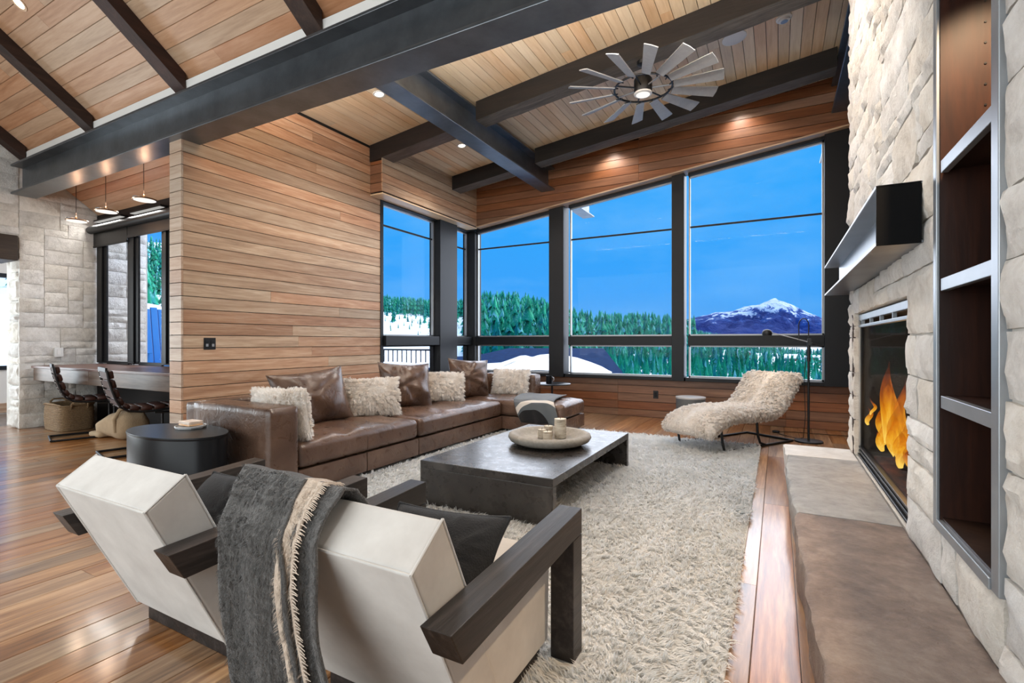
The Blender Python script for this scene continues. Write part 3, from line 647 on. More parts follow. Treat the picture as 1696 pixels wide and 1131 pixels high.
# bookcase niche
bk = thing('bookcase', 'tall steel-framed bookcase niche built into the stone wall', 'bookcase', (.7, 2.11, .5))
build('side_panel', MB().box(.534, .98, 2.375, 2.398, .52, 4.6), M['shelf_wood'], bk); build('side_panel', MB().box(.56, .98, 1.833, 1.85, .52, 4.6), M['shelf_wood'], bk)
build('back_panel', MB().box(.98, .995, 1.833, 2.392, .52, 4.6), M['shelf_wood'], bk); build('bottom_panel', MB().box(.54, .98, 1.833, 2.392, .52, .545), M['shelf_wood'], bk)
build('frame', MB().box(.522, .534, 2.378, 2.418, .5, 4.6).box(.528, .56, 1.806, 1.86, .5, 4.6).box(.522, .56, 1.86, 2.383, .5, .535), M['light_steel'], bk, bev=.003)
for zt in (1.867, 1.432, 1.0):
    s_ = build('shelf', MB().box(.55, .98, 1.85, 2.375, zt - .03, zt), M['shelf_wood'], bk); build('shelf_edge', MB().box(.53, .552, 1.86, 2.352, zt - .046, zt), M['light_steel'], s_, bev=.002)
for k in range(10): build('peg_hole', MB().tube([(.66, 2.3748, 1.98 + k * .075), (.66, 2.373, 1.98 + k * .075)], .004, 8), M['black_metal'], bk)
light('shelf_puck_lamp', 'SPOT', (.70, 2.05, 2.7), 160, (1, .72, .45), (0, 0, 0), spot_size=math.radians(100), spot_blend=.6, shadow_soft_size=.03)
fig = thing('coral_ornament', 'small white coral ornament on the bookcase shelf', 'ornament', (.66, 1.92, 1.432))
r3 = random.Random(3)
build('base', MB().lathe([(.03, 0), (.03, .012), (.008, .02)], 12, (.66, 1.92, 1.432)), M['white_plastic'], fig, sm=40)
for k in range(6):
    a = k * 1.05; pts = [(.66 + math.cos(a) * t * .028 + r3.uniform(-.005, .005), 1.92 + math.sin(a) * t * .028 + r3.uniform(-.005, .005), 1.445 + t * .10) for t in np.linspace(0, 1, 6)]
    build('branch', MB().tube(pts, [.006, .011, .008, .013, .009, .012], 7), M['white_plastic'], fig, sm=60)

# ================================================================== ceiling fixtures
def tilt_frame(x, y, kind):                            # a point on a ceiling and the downward normal there
    if kind == 'living': n = Vector((S, 0, -1)).normalized(); return Vector((x, y, zc(x))), n
    n = Vector((0, -.755, -1)).normalized(); return Vector((x, y, zs(y))), n
def downlight(x, y, kind, label, power=16):
    p, n = tilt_frame(x, y, kind)
    o = thing('recessed_light', label, 'light', p, local=True); o.rotation_euler = n.to_track_quat('Z', 'Y').to_euler()
    build('trim_ring', MB().lathe([(.048, .0), (.05, .006), (.07, .006), (.072, .002), (.072, -.004), (.048, -.004)], 28), M['white_plastic' if kind == 'living' else 'brass'], o, sm=40)
    build('lens', MB().lathe([(.0001, .001), (.047, .001), (.047, -.003), (.0001, -.003)], 24), M['lamp_lens'], o)
    l = light('recessed_lamp', 'SPOT', p + n * .03, power, (1, .96, .92), n.to_track_quat('-Z', 'Y').to_euler(), spot_size=math.radians(130), spot_blend=.6, shadow_soft_size=.05)
    return o
downlight(-4.107, 4.332, 'living', 'recessed ceiling light nearest the long steel beam', 110)
downlight(-4.111, 6.05, 'living', 'recessed ceiling light nearer the corner windows', 110)
downlight(-2.36, 7.42, 'living', 'recessed light washing the header above the middle window', 38)
downlight(-.50, 7.42, 'living', 'recessed light washing the header above the mountain window', 38)
downlight(-6.33, 1.885, 'steep', 'recessed light high on the steep ceiling boards', 110)
for k, (x_, y_) in enumerate(((-2.6, 3.25), (-1.55, 3.3), (-.45, 3.3), (-1.4, 4.15), (-.4, 4.2), (-.3, 4.6))):  # out-of-view downlights added to brighten the living area
    downlight(x_, y_, 'living', 'recessed ceiling light above the %s' % ['sofa end of the rug', 'armchairs', 'hearth', 'coffee table', 'fireplace', 'mantel end'][k], 62)
for k, (x_, y_) in enumerate(((-5.6, .9), (-3.9, .9), (-2.2, .9), (-.6, .9))):  # more unseen downlights, added to light the chairs and near floor
    downlight(x_, y_, 'steep', 'recessed light in the steep ceiling %s' % ['over the open floor', 'left of the armchairs', 'behind the armchairs', 'behind the hearth'][k], 90 if k < 3 else 150)
sdv = thing('smoke_detector', 'round white smoke detector on the decking', 'detector', *[(0, 0, 0)]); 
p, n = tilt_frame(.056, 5.873, 'living'); sdv.location = p; PW[sdv] = Vector((0, 0, 0)); sdv.rotation_euler = n.to_track_quat('Z', 'Y').to_euler()
build('base', MB().lathe([(.0001, 0), (.075, 0), (.075, .02), (.066, .026), (.0001, .026)], 28), M['white_plastic'], sdv, sm=40)
build('cap', MB().lathe([(.0001, .026), (.055, .026), (.052, .042), (.03, .05), (.0001, .05)], 28), M['white_plastic'], sdv, sm=40)
build('sensor_ring', MB().lathe([(.026, .0505), (.034, .0505), (.034, .052), (.026, .052)], 20), M['alu'], sdv)
spk = thing('ceiling_speaker', 'flat round white speaker grille on the decking', 'speaker', (0, 0, 0)); p, n = tilt_frame(-.42, 5.914, 'living'); spk.location = p; spk.rotation_euler = n.to_track_quat('Z', 'Y').to_euler()
build('grille', MB().lathe([(.0001, .0), (.118, .0), (.118, .005), (.112, .008), (.0001, .008)], 40), M['white_plastic'], spk, sm=40)
build('rim', MB().lathe([(.116, 0), (.125, 0), (.125, .006), (.116, .006)], 40), M['white_plastic'], spk, sm=40)
# windmill ceiling fan
FX, FY, FZ = -1.268, 5.30, 3.888
fan = thing('ceiling_fan', 'grey windmill ceiling fan with fourteen blades', 'fan', (FX, FY, FZ))
plain('fan_grey', s2l(150, 152, 154), .55, .1, 3, .18, .1, 30, anis=(9, 9, 9))
build('downrod', MB().tube([(FX, FY, FZ + .08), (FX, FY, zc(FX) - .24)], .013, 10), M['black_metal'], fan, sm=60)
build('canopy', MB().lathe([(.02, -.05), (.06, -.035), (.065, -.0), (.0001, 0)], 24, (FX, FY, zc(FX) - .237)), M['black_metal'], fan, sm=40)
build('motor', MB().lathe([(.0001, -.03), (.085, -.03), (.095, .0), (.095, .11), (.07, .14), (.0001, .14)], 28, (FX, FY, FZ)), M['black_metal'], fan, sm=40)
lt = build('light_kit', MB().lathe([(.0001, -.05), (.082, -.05), (.092, -.044), (.094, -.03), (.0001, -.03)], 28, (FX, FY, FZ)), M['white_plastic'], fan, sm=40)
build('lens', MB().lathe([(.0001, -.053), (.066, -.053), (.072, -.05), (.0001, -.049)], 28, (FX, FY, FZ)), M['disc_lens'], lt, sm=40)
ring = MB(); nseg = 56; RR = .30
for z_ in (0,): ring.tube([(FX + RR * math.cos(2 * PI * k / nseg), FY + RR * math.sin(2 * PI * k / nseg), FZ + .02) for k in range(nseg + 1)], .011, 6)
build('ring', ring, M['black_metal'], fan, sm=60)
for k in range(7):
    a = 2 * PI * k / 7 + .2; build('spoke', MB().tube([(FX + .08 * math.cos(a), FY + .08 * math.sin(a), FZ + .02), (FX + RR * math.cos(a), FY + RR * math.sin(a), FZ + .02)], .008, 6), M['alu' if k % 3 == 0 else 'black_metal'], fan)
for k in range(14):
    a = 2 * PI * k / 14 + .1; ca_, sa_ = math.cos(a), math.sin(a); tl = math.radians(-20); mb = MB(); th_ = .005
    def bp(r_, s_, d_):
        q = s_ * math.cos(tl) - d_ * math.sin(tl); zz = s_ * math.sin(tl) + d_ * math.cos(tl)
        return (FX + r_ * ca_ - q * sa_, FY + r_ * sa_ + q * ca_, FZ + .01 + zz)
    cs4 = [(.315, -.045), (.53, -.055), (.795, -.068), (.802, 0), (.795, .068), (.53, .055), (.315, .045)]
    m_ = len(cs4); mb.add([bp(r_, s_, -th_) for r_, s_ in cs4] + [bp(r_, s_, th_) for r_, s_ in cs4], [tuple(range(m_))[::-1], tuple(range(m_, 2 * m_))] + [(i, (i + 1) % m_, m_ + (i + 1) % m_, m_ + i) for i in range(m_)])
    b_ = build('blade', mb, M['fan_grey'], fan)
    build('bracket', MB().tube([bp(.27, 0, 0), bp(.32, -.04, .004)], .007, 6).tube([bp(.32, -.045, .006), bp(.32, .045, .006)], .007, 6), M['black_metal'], b_)
# switches and outlets
sw = thing('light_switch', 'dark double light switch on the cedar wall', 'switch', (-5.1, 2.955, 1.12))
build('plate', MB().box(-5.1, -5.094, 2.892, 3.012, 1.118, 1.238), M['black_metal'], sw, bev=.003)
for yy in (2.922, 2.982):
    b_ = build('rocker', MB().box(-5.094, -5.090, yy - .018, yy + .018, 1.145, 1.213), M['window_steel'], sw, bev=.002); build('paddle', MB().box(-5.0905, -5.0885, yy - .012, yy + .012, 1.148, 1.176), M['alu'], b_)
ot = thing('wall_outlet', 'black outlet on the low cedar wall under the window', 'outlet', (-1.69, 7.9, .31)); build('plate', MB().box(-1.73, -1.65, 7.893, 7.9, .30, .425), M['black_metal'], ot, bev=.003); build('socket', MB().box(-1.71, -1.67, 7.889, 7.893, .32, .405), M['satin_black'], ot, bev=.002)
ot = thing('light_switch', 'white switch plate on the stone wall above the desk', 'switch', (-9.09, 3.13, 1.03)); build('plate', MB().box(-9.12, -9.085, 3.08, 3.18, .98, 1.11), M['white_plastic'], ot, bev=.003); build('rocker', MB().box(-9.085, -9.08, 3.11, 3.15, 1.01, 1.08), M['ceiling_white'], ot)

# ================================================================== desk nook
dk = thing('desk', 'long built-in wooden desk under the nook window', 'desk', (-7.2, 3.2, 0))
build('desktop', MB().box(-9.06, -5.32, 2.82, 3.58, .835, .866), M['desk_wood'], dk, bev=.004)
build('apron', MB().box(-9.06, -7.45, 2.845, 2.87, .665, .835), M['desk_wood'], dk, bev=.003); build('apron', MB().box(-7.445, -5.32, 2.845, 2.87, .665, .835), M['desk_wood'], dk, bev=.003)
build('back_rail', MB().box(-9.06, -5.32, 3.54, 3.58, .6, .835), M['dark_timber_x'], dk); build('support', MB().box(-5.40, -5.32, 2.9, 3.58, 0, .835), M['dark_timber_x'], dk)
pend = ((-6.486, 2.85), (-7.393, 2.83), (-8.198, 2.805))
for k, (px, pz) in enumerate(pend):
    o = thing('pendant_light', ['copper disc pendant nearest the cedar wall end', 'middle copper disc pendant of the three', 'copper disc pendant nearest the stone wall'][k], 'pendant', (px, 3.0, pz), group='desk pendants')
    build('cord', MB().tube([(px, 3.0, pz + .05), (px, 3.0, zs(3.0) - .002)], .0035, 6), M['black_metal'], o)
    build('canopy', MB().lathe([(.0001, -.02), (.03, -.02), (.03, 0.02), (.0001, .02)], 16, (px, 3.0, zs(3.0) - .0)), M['brass'], o)
    build('stem', MB().lathe([(.012, .0), (.012, .05), (.006, .06), (.0001, .06)], 14, (px, 3.0, pz)), M['brass'], o, sm=40)
    build('driver_can', MB().lathe([(.0001, .008), (.045, .008), (.045, .05), (.0001, .05)], 22, (px - .075, 2.97, pz - .012)), M['light_steel'], o, sm=40)
    d_ = build('disc', MB().lathe([(.0001, -.012), (.115, -.012), (.12, -.004), (.118, .004), (.0001, .008)], 32, (px + .02, 3.0, pz)), M['brass'], o, sm=40)
    build('lens', MB().lathe([(.0001, -.0145), (.108, -.0145), (.108, -.012), (.0001, -.012)], 32, (px + .02, 3.0, pz)), M['disc_lens'], d_)
    light('pendant_lamp', 'AREA', (px + .02, 3.0, pz - .03), 4, (1, .80, .62), shape='DISK', size=.2)
    light('pendant_uplight', 'POINT', (px + .02, 3.0, pz + .09), 2.2, (1, .55, .32), shadow_soft_size=.03)
emit('bar_lens', (1, .97, .92), .45)
for k, (xa, xb) in enumerate(((-9.0, -8.2), (-7.95, -7.15))):  # glowing bars stand in for a bright reflection; their lamps are added
    o = thing('led_bar', ['slim lit bar above the nook window beside the stone wall', 'slim lit bar above the nook window beside the cedar wall'][k], 'light', ((xa + xb) / 2, 3.5, 2.98)); build('housing', MB().box(xa, xb, 3.5, 3.59, 2.985, 3.01), M['black_metal'], o, bev=.003)
    build('diffuser', MB().box(xa + .02, xb - .02, 3.5, 3.56, 2.978, 2.985), M['bar_lens'], o); light('led_bar_lamp', 'AREA', ((xa + xb) / 2, 3.45, 2.96), 6, (1, .96, .9), (math.radians(-25), 0, 0), shape='RECTANGLE', size=.8, size_y=.06)
# padded desk chairs on cantilever frames
plain('chair_leather', s2l(64, 36, 28), .42, 0, 9, .3, .3, 40); plain('chrome', (.5, .5, .5), .2, 1, 6, .05)
def desk_chair():
    o = thing('desk_chair', '', 'chair', (0, 0, 0), group='desk chairs', local=True)
    prof = [(-.10, .90), (-.085, .80), (-.06, .70), (-.03, .60), (.01, .52), (.08, .47), (.18, .455), (.30, .455), (.42, .465), (.50, .45)]
    P = [Vector((0, y, z)) for y, z in prof]; w_ = .22
    for i in range(len(P) - 1):
        a, b = P[i], P[i + 1]; d = (b - a); L = d.length; d.normalize(); nrm = Vector((0, -d.z, d.y)) * (-1); 
        if nrm.z < -.2 or (abs(nrm.z) < .3 and nrm.y < 0): nrm = -nrm
        mid = (a + b) / 2 + nrm * .03; mb = MB().rbox(-w_ + .03, w_ - .03, -L / 2 + .004, L / 2 - .004, -.03, .03, .024, 4)
        R3 = Matrix((Vector((1, 0, 0)), d, nrm)).transposed(); mb.v = [tuple(R3 @ Vector(v_) + mid) for v_ in mb.v]
        build('pad', mb, M['chair_leather'], o, sm=60)
        sl = build('slat', MB().add([tuple(R3 @ Vector((sx_ * (w_ - .012), sy_ * (L / 2 - .012), sz_)) + (a + b) / 2) for sz_ in (-.006, .0) for sy_ in (-1, 1) for sx_ in (-1, 1)], [(0, 2, 3, 1), (4, 5, 7, 6), (0, 1, 5, 4), (2, 6, 7, 3), (0, 4, 6, 2), (1, 3, 7, 5)]), M['chair_leather'], o)
        for sx_ in (-1, 1):
            for q in (-.3, .3):
                c = R3 @ Vector((sx_ * (w_ - .004), q * L, -.004)) + (a + b) / 2; build('rivet', MB().rbox(c.x - .008, c.x + .008, c.y - .008, c.y + .008, c.z - .008, c.z + .008, .007, 2), M['chrome'], sl, sm=60)
    for sx_ in (-1, 1):
        build('side_rail', MB().tube([tuple(p + Vector((sx_ * w_, 0, 0))) for p in P], .012, 8), M['black_metal'], o, sm=60)
        xs = sx_ * (w_ + .01)
        build('leg', MB().tube([(xs, .30, .44), (xs, .44, .43), (xs, .47, .38), (xs, .47, .06), (xs, .45, .02), (xs, .36, .013), (xs, -.12, .013)], .0125, 8), M['black_metal'], o, sm=60)
    build('floor_bar', MB().tube([(-w_ - .01, -.12, .013), (w_ + .01, -.12, .013)], .0125, 8), M['black_metal'], o, sm=60)
    build('top_bar', MB().box(-w_, w_, -.115, -.095, .885, .93), M['black_metal'], o, bev=.004)
    return o
c1 = desk_chair(); c1['label'] = 'brown leather desk chair nearer the cedar wall end'; c1.location = (-6.20, 2.60, 0); c1.rotation_euler.z = math.radians(-14)
c2 = copy_tree(c1); c2['label'] = 'brown leather desk chair nearer the stone pier'; c2.location = (-7.78, 2.72, 0); c2.rotation_euler.z = math.radians(-16)
# woven baskets
mw, nt, bb = new_mat('seagrass'); v_ = vec(nt, (1, 1, 1), False)
wv_ = nd(nt, 'ShaderNodeTexWave', {'Vector': v_, 'Scale': 22.0, 'Distortion': 3.0, 'Detail': 2.0}, bands_direction='Z').outputs[0]; n_ = noise(nt, v_, 60, 3, .6)
setp(nt, bb, col=ramp(nt, math2(nt, 'MULTIPLY_ADD', n_, .5, math2(nt, 'MULTIPLY', wv_, .5)), [(.25, s2l(110, 82, 54)), (.5, s2l(166, 132, 94)), (.8, s2l(200, 170, 130))]), rough=.8, normal=bump(nt, math2(nt, 'ADD', wv_, n_), .8, .02))
def basket(name, label, c, lx, ly, h, slump=0):
    o = thing(name, label, 'basket', (*c, 0)); rows = 13
    body = []
    for j in range(rows):
        t = j / (rows - 1); ring_ = []
        for k in range(48):
            a = 2 * PI * k / 48; e = .45
            ex = math.copysign(abs(math.cos(a)) ** e, math.cos(a)); ey = math.copysign(abs(math.sin(a)) ** e, math.sin(a))
            g_ = 1 + .04 * math.sin(t * PI) + .012 * math.sin(t * 40) + (slump * (.18 * math.sin(t * PI) - .25 * t * t))
            ring_.append((c[0] + lx * ex * g_, c[1] + ly * ey * g_, .003 + h * t + .012 * math.sin(3 * a) * t))
        body.append(ring_)
    G = np.array(body); inn = G[::-1].copy(); ctr = np.array((c[0], c[1], 0)); inn[..., :2] = ctr[:2] + (inn[..., :2] - ctr[:2]) * .93; inn[..., 2] = np.maximum(inn[..., 2], .02)
    mb = MB().grid(np.concatenate([G, inn]), closed=True); m_ = 2 * rows; mb.f += [tuple(range(48))[::-1], tuple(range((m_ - 1) * 48, m_ * 48))]
    build('body', mb, M['seagrass'], o, sm=60)
    build('rim', MB().tube([tuple(p) for p in G[-1]] + [tuple(G[-1][0])], .014, 7), M['seagrass'], o, sm=60)
    for s_ in (-1, 1):
        top = h * (.98); hx = c[0] + s_ * lx * (1.0 - .25 * slump)
        build('handle', MB().tube([(hx - s_ * .0, c[1] - .09, top - .04), (hx + s_ * .03, c[1] - .09, top + .03), (hx + s_ * .05, c[1] - .05, top + .06), (hx + s_ * .05, c[1] + .05, top + .06), (hx + s_ * .03, c[1] + .09, top + .03), (hx, c[1] + .09, top - .04)], .013, 7), M['seagrass'], o, sm=60)
    return o
basket('woven_basket', 'tall open seagrass basket against the stone pier under the desk', (-8.62, 3.08), .30, .20, .34)
plain('wool_tan', s2l(170, 146, 116), .95, 0, 14, .2, .6, 90)
sk = thing('woven_bag', 'slumped tan woven bag on the floor under the desk', 'bag', (-7.2, 3.1, 0))
def slump(P):
    q = P.copy(); t = np.clip(q[:, 2] / .34, 0, 1); q[:, 0] += -.10 * t ** 2 * np.sign(-q[:, 0] - 7.2) * .5; q[:, 2] -= .08 * np.clip((-7.25 - q[:, 0]) / .3, 0, 1) * t * 1.6
    return q + fbm(q * 7, 2, 4)[:, None] * .014
build('body', MB().rbox(-7.60, -6.92, 2.95, 3.30, .004, .34, .13, 12, slump), M['wool_tan'], sk, sm=80, weld=True)
build('strap', MB().tube([(-7.05, 2.955, .10), (-7.03, 2.935, .26), (-7.02, 2.99, .37), (-7.0, 3.1, .40), (-7.0, 3.22, .36)], [.02, .02, .022, .02, .02], 8), M['wool_tan'], sk, sm=60)
build('flap', MB().rbox(-7.66, -7.38, 2.92, 3.12, .003, .07, .03, 6), M['wool_tan'], sk, sm=80, weld=True)
basket('woven_basket', 'small basket half hidden behind the cedar wall end', (-6.02, 3.33), .22, .14, .3)

# ================================================================== soft furnishing helpers and materials
ml, nt, bb = new_mat('leather'); v_ = vec(nt, (1, 1, 1), False); n1 = noise(nt, v_, 2.2, 5, .6); n2 = noise(nt, v_, 9, 5, .6, 1.5); n3 = noise(nt, v_, 220, 2, .5)
setp(nt, bb, col=ramp(nt, n1, [(.3, s2l(62, 43, 34)), (.55, s2l(88, 66, 53)), (.75, s2l(116, 93, 79))]), rough=math2(nt, 'MULTIPLY_ADD', n2, .28, .16), spec=.5, normal=bump(nt, math2(nt, 'MULTIPLY_ADD', n3, .08, n2), .28, .02))
furry('fur', [s2l(222, 212, 200), s2l(240, 234, 227), s2l(252, 250, 247)], 9, 90)
furry('rug_wool', [s2l(218, 217, 214), s2l(234, 234, 232), s2l(246, 246, 246)], 5, 70)
ml, nt, bb = new_mat('linen'); v_ = vec(nt, (1, 1, 1), False)
a_ = nd(nt, 'ShaderNodeTexWave', {'Vector': v_, 'Scale': 260.0, 'Distortion': 1.5}, bands_direction='X').outputs[0]; b_ = nd(nt, 'ShaderNodeTexWave', {'Vector': v_, 'Scale': 260.0, 'Distortion': 1.5}, bands_direction='Z').outputs[0]
n1 = noise(nt, v_, 5, 5, .6); setp(nt, bb, col=ramp(nt, n1, [(.3, s2l(190, 186, 181)), (.7, s2l(211, 208, 203))]), rough=.9, spec=.15, sheen=.15, normal=bump(nt, math2(nt, 'ADD', a_, b_), .08, .005))
plain('charcoal_cloth', s2l(46, 47, 49), .9, 0, 30, .35, .5, 160, spec=.15, sheen=.1)
plain('throw_grey', s2l(92, 90, 88), .95, 0, 40, .35, .9, 130, spec=.1, sheen=.3)
plain('throw_cream', s2l(214, 196, 178), .95, 0, 40, .2, .8, 130, spec=.1, sheen=.3)
mz, nt, bb = new_mat('zinc'); v_ = vec(nt, (1, 1, 1), False); n1 = noise(nt, v_, 3.2, 6, .65, .8); n2 = noise(nt, v_, 14, 5, .7)
setp(nt, bb, col=ramp(nt, n1, [(.3, s2l(38, 34, 31)), (.55, s2l(58, 53, 49)), (.75, s2l(82, 77, 73))]), rough=math2(nt, 'MULTIPLY_ADD', n2, .3, .14), metal=.35, spec=.6, normal=bump(nt, n2, .05, .01))
def pillow_pts(u, v, side, w, h, t, wr=0, seed=0):
    x_ = w / 2 * u * (1 - .09 * (1 - v ** 2) * np.abs(u) ** 3); z_ = h / 2 * v * (1 - .09 * (1 - u ** 2) * np.abs(v) ** 3)
    th = side * t / 2 * np.maximum((1 - np.abs(u) ** 2.4) * (1 - np.abs(v) ** 2.4), 0) ** .6
    P = np.stack([x_, -th, z_], -1)
    if wr:
        q = P.reshape(-1, 3) * np.array((5, 5, 5)); ang = np.arctan2(z_, x_ + .08).reshape(-1)
        P[..., 1] -= side * (wr * (np.abs(vnoise(np.stack([ang * 3.2, np.zeros_like(ang), q[:, 0] * .25], 1), seed)) + .4 * vnoise(q * 1.7, seed + 3)).reshape(u.shape)) * np.clip(4 * (1 - np.abs(u)) , 0, 1) * np.clip(4 * (1 - np.abs(v)), 0, 1)
    return P
def xform(c, yaw, lean, roll=0): return Matrix.Translation(c) @ Matrix.Rotation(math.radians(yaw), 4, 'Z') @ Matrix.Rotation(math.radians(lean), 4, 'X') @ Matrix.Rotation(math.radians(roll), 4, 'Y')
def app(Mx, P):
    A = np.array(Mx.to_3x3()); return P @ A.T + np.array(Mx.translation)
def pillow(name, label, cat, c, w, h, t, yaw, lean, mat, roll=0, fur=0, wr=0, seed=1, group=None, cord=None):
    n = 40; s = np.sin(np.linspace(-PI / 2, PI / 2, n + 1)); U, V = np.meshgrid(s, s, indexing='ij'); Mx = xform(c, yaw, lean, roll)
    o = thing(name, label, cat, Vector(c) - Vector((0, 0, h / 2)), group=group); mb = MB()
    G1 = app(Mx, pillow_pts(U, V, 1, w, h, t, wr, seed)); G2 = app(Mx, pillow_pts(U, V, -1, w, h, t, wr, seed + 9)); mb.grid(G1); mb.grid(G2[::-1])
    build('cover', mb, M[mat], o, sm=120, weld=True)
    if cord:
        e = [(a, -1) for a in s] + [(1, a) for a in s[1:]] + [(a, 1) for a in s[::-1][1:]] + [(-1, a) for a in s[::-1][1:]]
        E_ = app(Mx, pillow_pts(np.array([q[0] for q in e]), np.array([q[1] for q in e]), 1, w, h, t)); build('piping', MB().tube([tuple(q) for q in E_], .006, 6), M[cord], o, sm=60)
    if fur:
        g_ = np.random.default_rng(seed); m_ = fur; u = g_.uniform(-.985, .985, m_); v = g_.uniform(-.985, .985, m_); sd_ = np.where(g_.random(m_) < .62, 1, -1)
        f_ = lambda a, b: pillow_pts(a, b, sd_, w, h, t); e_ = .01
        P = f_(u, v); du = f_(np.clip(u + e_, -1, 1), v) - f_(np.clip(u - e_, -1, 1), v); dv = f_(u, np.clip(v + e_, -1, 1)) - f_(u, np.clip(v - e_, -1, 1))
        N = np.cross(du, dv) * sd_[:, None]; N /= np.maximum(np.linalg.norm(N, axis=1, keepdims=True), 1e-9)
        T = np.stack([u * .8 + .2 * g_.normal(size=m_), np.zeros(m_), v * .8 - .35], 1); T /= np.maximum(np.linalg.norm(T, axis=1, keepdims=True), 1e-6)
        A = np.array(Mx.to_3x3()); strands('pile', app(Mx, P), N @ A.T, T @ A.T, .030, .0042, M['fur'], o, .035, .9, seed, at=PW[o])
    return o

# ================================================================== rug
RX0, RX1, RY0, RY1 = -3.35, -.165, 1.50, 6.28
rug = thing('shag_rug', 'large cream shag rug under the coffee table', 'rug', (-1.75, 3.75, 0))
build('backing', MB().box(RX0, RX1, RY0, RY1, .001, .014), M['rug_wool'], rug, bev=.004)
g_ = np.random.default_rng(4); N_ = 230000
yy = RY0 + (RY1 - RY0) * g_.random(N_) ** 1.15; xx = g_.uniform(RX0 + .01, RX1 - .004, N_)
ok = np.ones(N_, bool)
for (xa, xb, ya, yb) in ((-2.31, -1.25, 2.86, 2.915), (-2.31, -1.25, 4.595, 4.65), (-.76, -.64, 1.68, 1.80), (-1.52, -1.40, 1.68, 1.80), (-1.78, -1.66, 1.6, 1.72), (-2.54, -2.42, 1.6, 1.72), (-3.4, -3.20, 1, 7), (-1.4, -.76, 1.2, 1.66), (-2.44, -1.78, 1.2, 1.6)):
    ok &= ~((xx > xa) & (xx < xb) & (yy > ya) & (yy < yb))
P = np.stack([xx, yy, np.full(N_, .013)], 1)[ok]; a_ = fbm(P * 1.3, 2, 8) * 2.2 - 1.1
N = np.tile((0, 0, 1.0), (len(P), 1)); T = np.stack([np.cos(a_), np.sin(a_), 0 * a_], 1)
far = np.clip((P[:, 1] - 2) / 4, 0, 1)
strands('pile', P, N, T, .034 + 0 * far, .005 + .003 * far, M['rug_wool'], rug, .03, .75, 5, at=PW[rug], droop=.25)

# ================================================================== sectional sofa
sofa = thing('sectional_sofa', 'brown leather L-shaped sectional sofa along the cedar wall', 'sofa', (-3.7, 4.4, 0))
def puff(x0, x1, y0, y1, z1, amt, wr, seed):
    def fn(P):
        q = P.copy(); u = np.clip((q[:, 0] - x0) / (x1 - x0), 0, 1) * 2 - 1; v = np.clip((q[:, 1] - y0) / (y1 - y0), 0, 1) * 2 - 1
        crown = (1 - np.abs(u) ** 2.5) * (1 - np.abs(v) ** 2.5); top = np.clip((q[:, 2] - (z1 - .12)) / .12, 0, 1)
        q[:, 2] += top * amt * crown
        w_ = vnoise(q * np.array((3.0, 9.0, 2)), seed) * .6 + np.abs(vnoise(q * np.array((6, 5, 3)) + q[:, [1, 0, 2]] * 3, seed + 2)) * .5
        q[:, 2] += top * wr * w_ * np.clip(crown * 3, 0, 1)
        return q
    return fn
zs0, zs1 = .225, .415
for (x0, x1, y0, y1, sd_) in ((-3.98, -3.185, 2.515, 3.925, 1), (-3.98, -3.185, 3.94, 5.63, 3), (-3.98, -2.32, 5.645, 6.40, 4)):
    build('seat_cushion', MB().rbox(x0, x1, y0, y1, zs0, zs1, .05, 34, puff(x0, x1, y0, y1, zs1, .030, .026, sd_)), M['leather'], sofa, sm=80, weld=True)
build('seam', MB().tube([(-3.55, 3.22, .452), (-3.25, 3.22, .425), (-3.2, 3.22, .40), (-3.184, 3.22, .36), (-3.183, 3.22, .25)], .004, 6), M['leather'], sofa, sm=60)
for (x0, x1, y0, y1) in ((-4.0, -3.19, 2.51, 3.22), (-4.0, -3.19, 3.222, 3.93), (-4.0, -3.19, 3.936, 5.64), (-4.0, -2.325, 5.65, 6.40)):
    build('base', MB().rbox(x0, x1, y0, y1, .05, .222, .012, 4), M['leather'], sofa, sm=60, weld=True)
build('arm', MB().rbox(-4.14, -3.18, 2.262, 2.505, .045, .715, .02, 10, lambda P: P + fbm(P * 3, 2, 3)[:, None] * .003), M['leather'], sofa, sm=80, weld=True)
build('backrest', MB().rbox(-4.26, -4.01, 2.27, 6.63, .05, .715, .03, 12, lambda P: P + fbm(P * 3, 2, 4)[:, None] * .003), M['leather'], sofa, sm=80, weld=True)
build('backrest', MB().rbox(-4.0, -3.09, 6.41, 6.63, .05, .72, .03, 10), M['leather'], sofa, sm=80, weld=True)
for (x_, y_) in ((-3.26, 2.32), (-3.26, 3.93), (-3.26, 5.6), (-2.40, 5.72), (-2.40, 6.33), (-4.2, 2.32), (-4.2, 6.55)): build('foot', MB().box(x_ - .02, x_ + .02, y_ - .02, y_ + .02, .0, .052), M['black_metal'], sofa)
pillow('leather_cushion', 'wrinkled brown leather cushion nearest the sofa arm', 'cushion', (-3.87, 3.20, .67), .80, .54, .22, 84, -17, 'leather', -4, wr=.03, seed=3, group='leather sofa cushions')
pillow('leather_cushion', 'wrinkled brown leather cushion in the middle of the sofa', 'cushion', (-3.85, 4.50, .68), .66, .56, .24, 66, -16, 'leather', 3, wr=.045, seed=14, group='leather sofa cushions')
pillow('leather_cushion', 'wrinkled brown leather cushion in the sofa corner', 'cushion', (-3.82, 5.80, .68), .62, .56, .24, 58, -14, 'leather', 4, wr=.045, seed=25, group='leather sofa cushions')
pillow('fur_cushion', 'cream sheepskin cushion against the sofa arm', 'cushion', (-3.56, 2.64, .62), .72, .40, .20, 176, -6, 'fur', 3, fur=22000, seed=31, group='sheepskin cushions')
pillow('fur_cushion', 'cream sheepskin cushion between the first two leather cushions', 'cushion', (-3.74, 3.85, .62), .56, .40, .20, 62, -20, 'fur', 2, fur=18000, seed=32, group='sheepskin cushions')
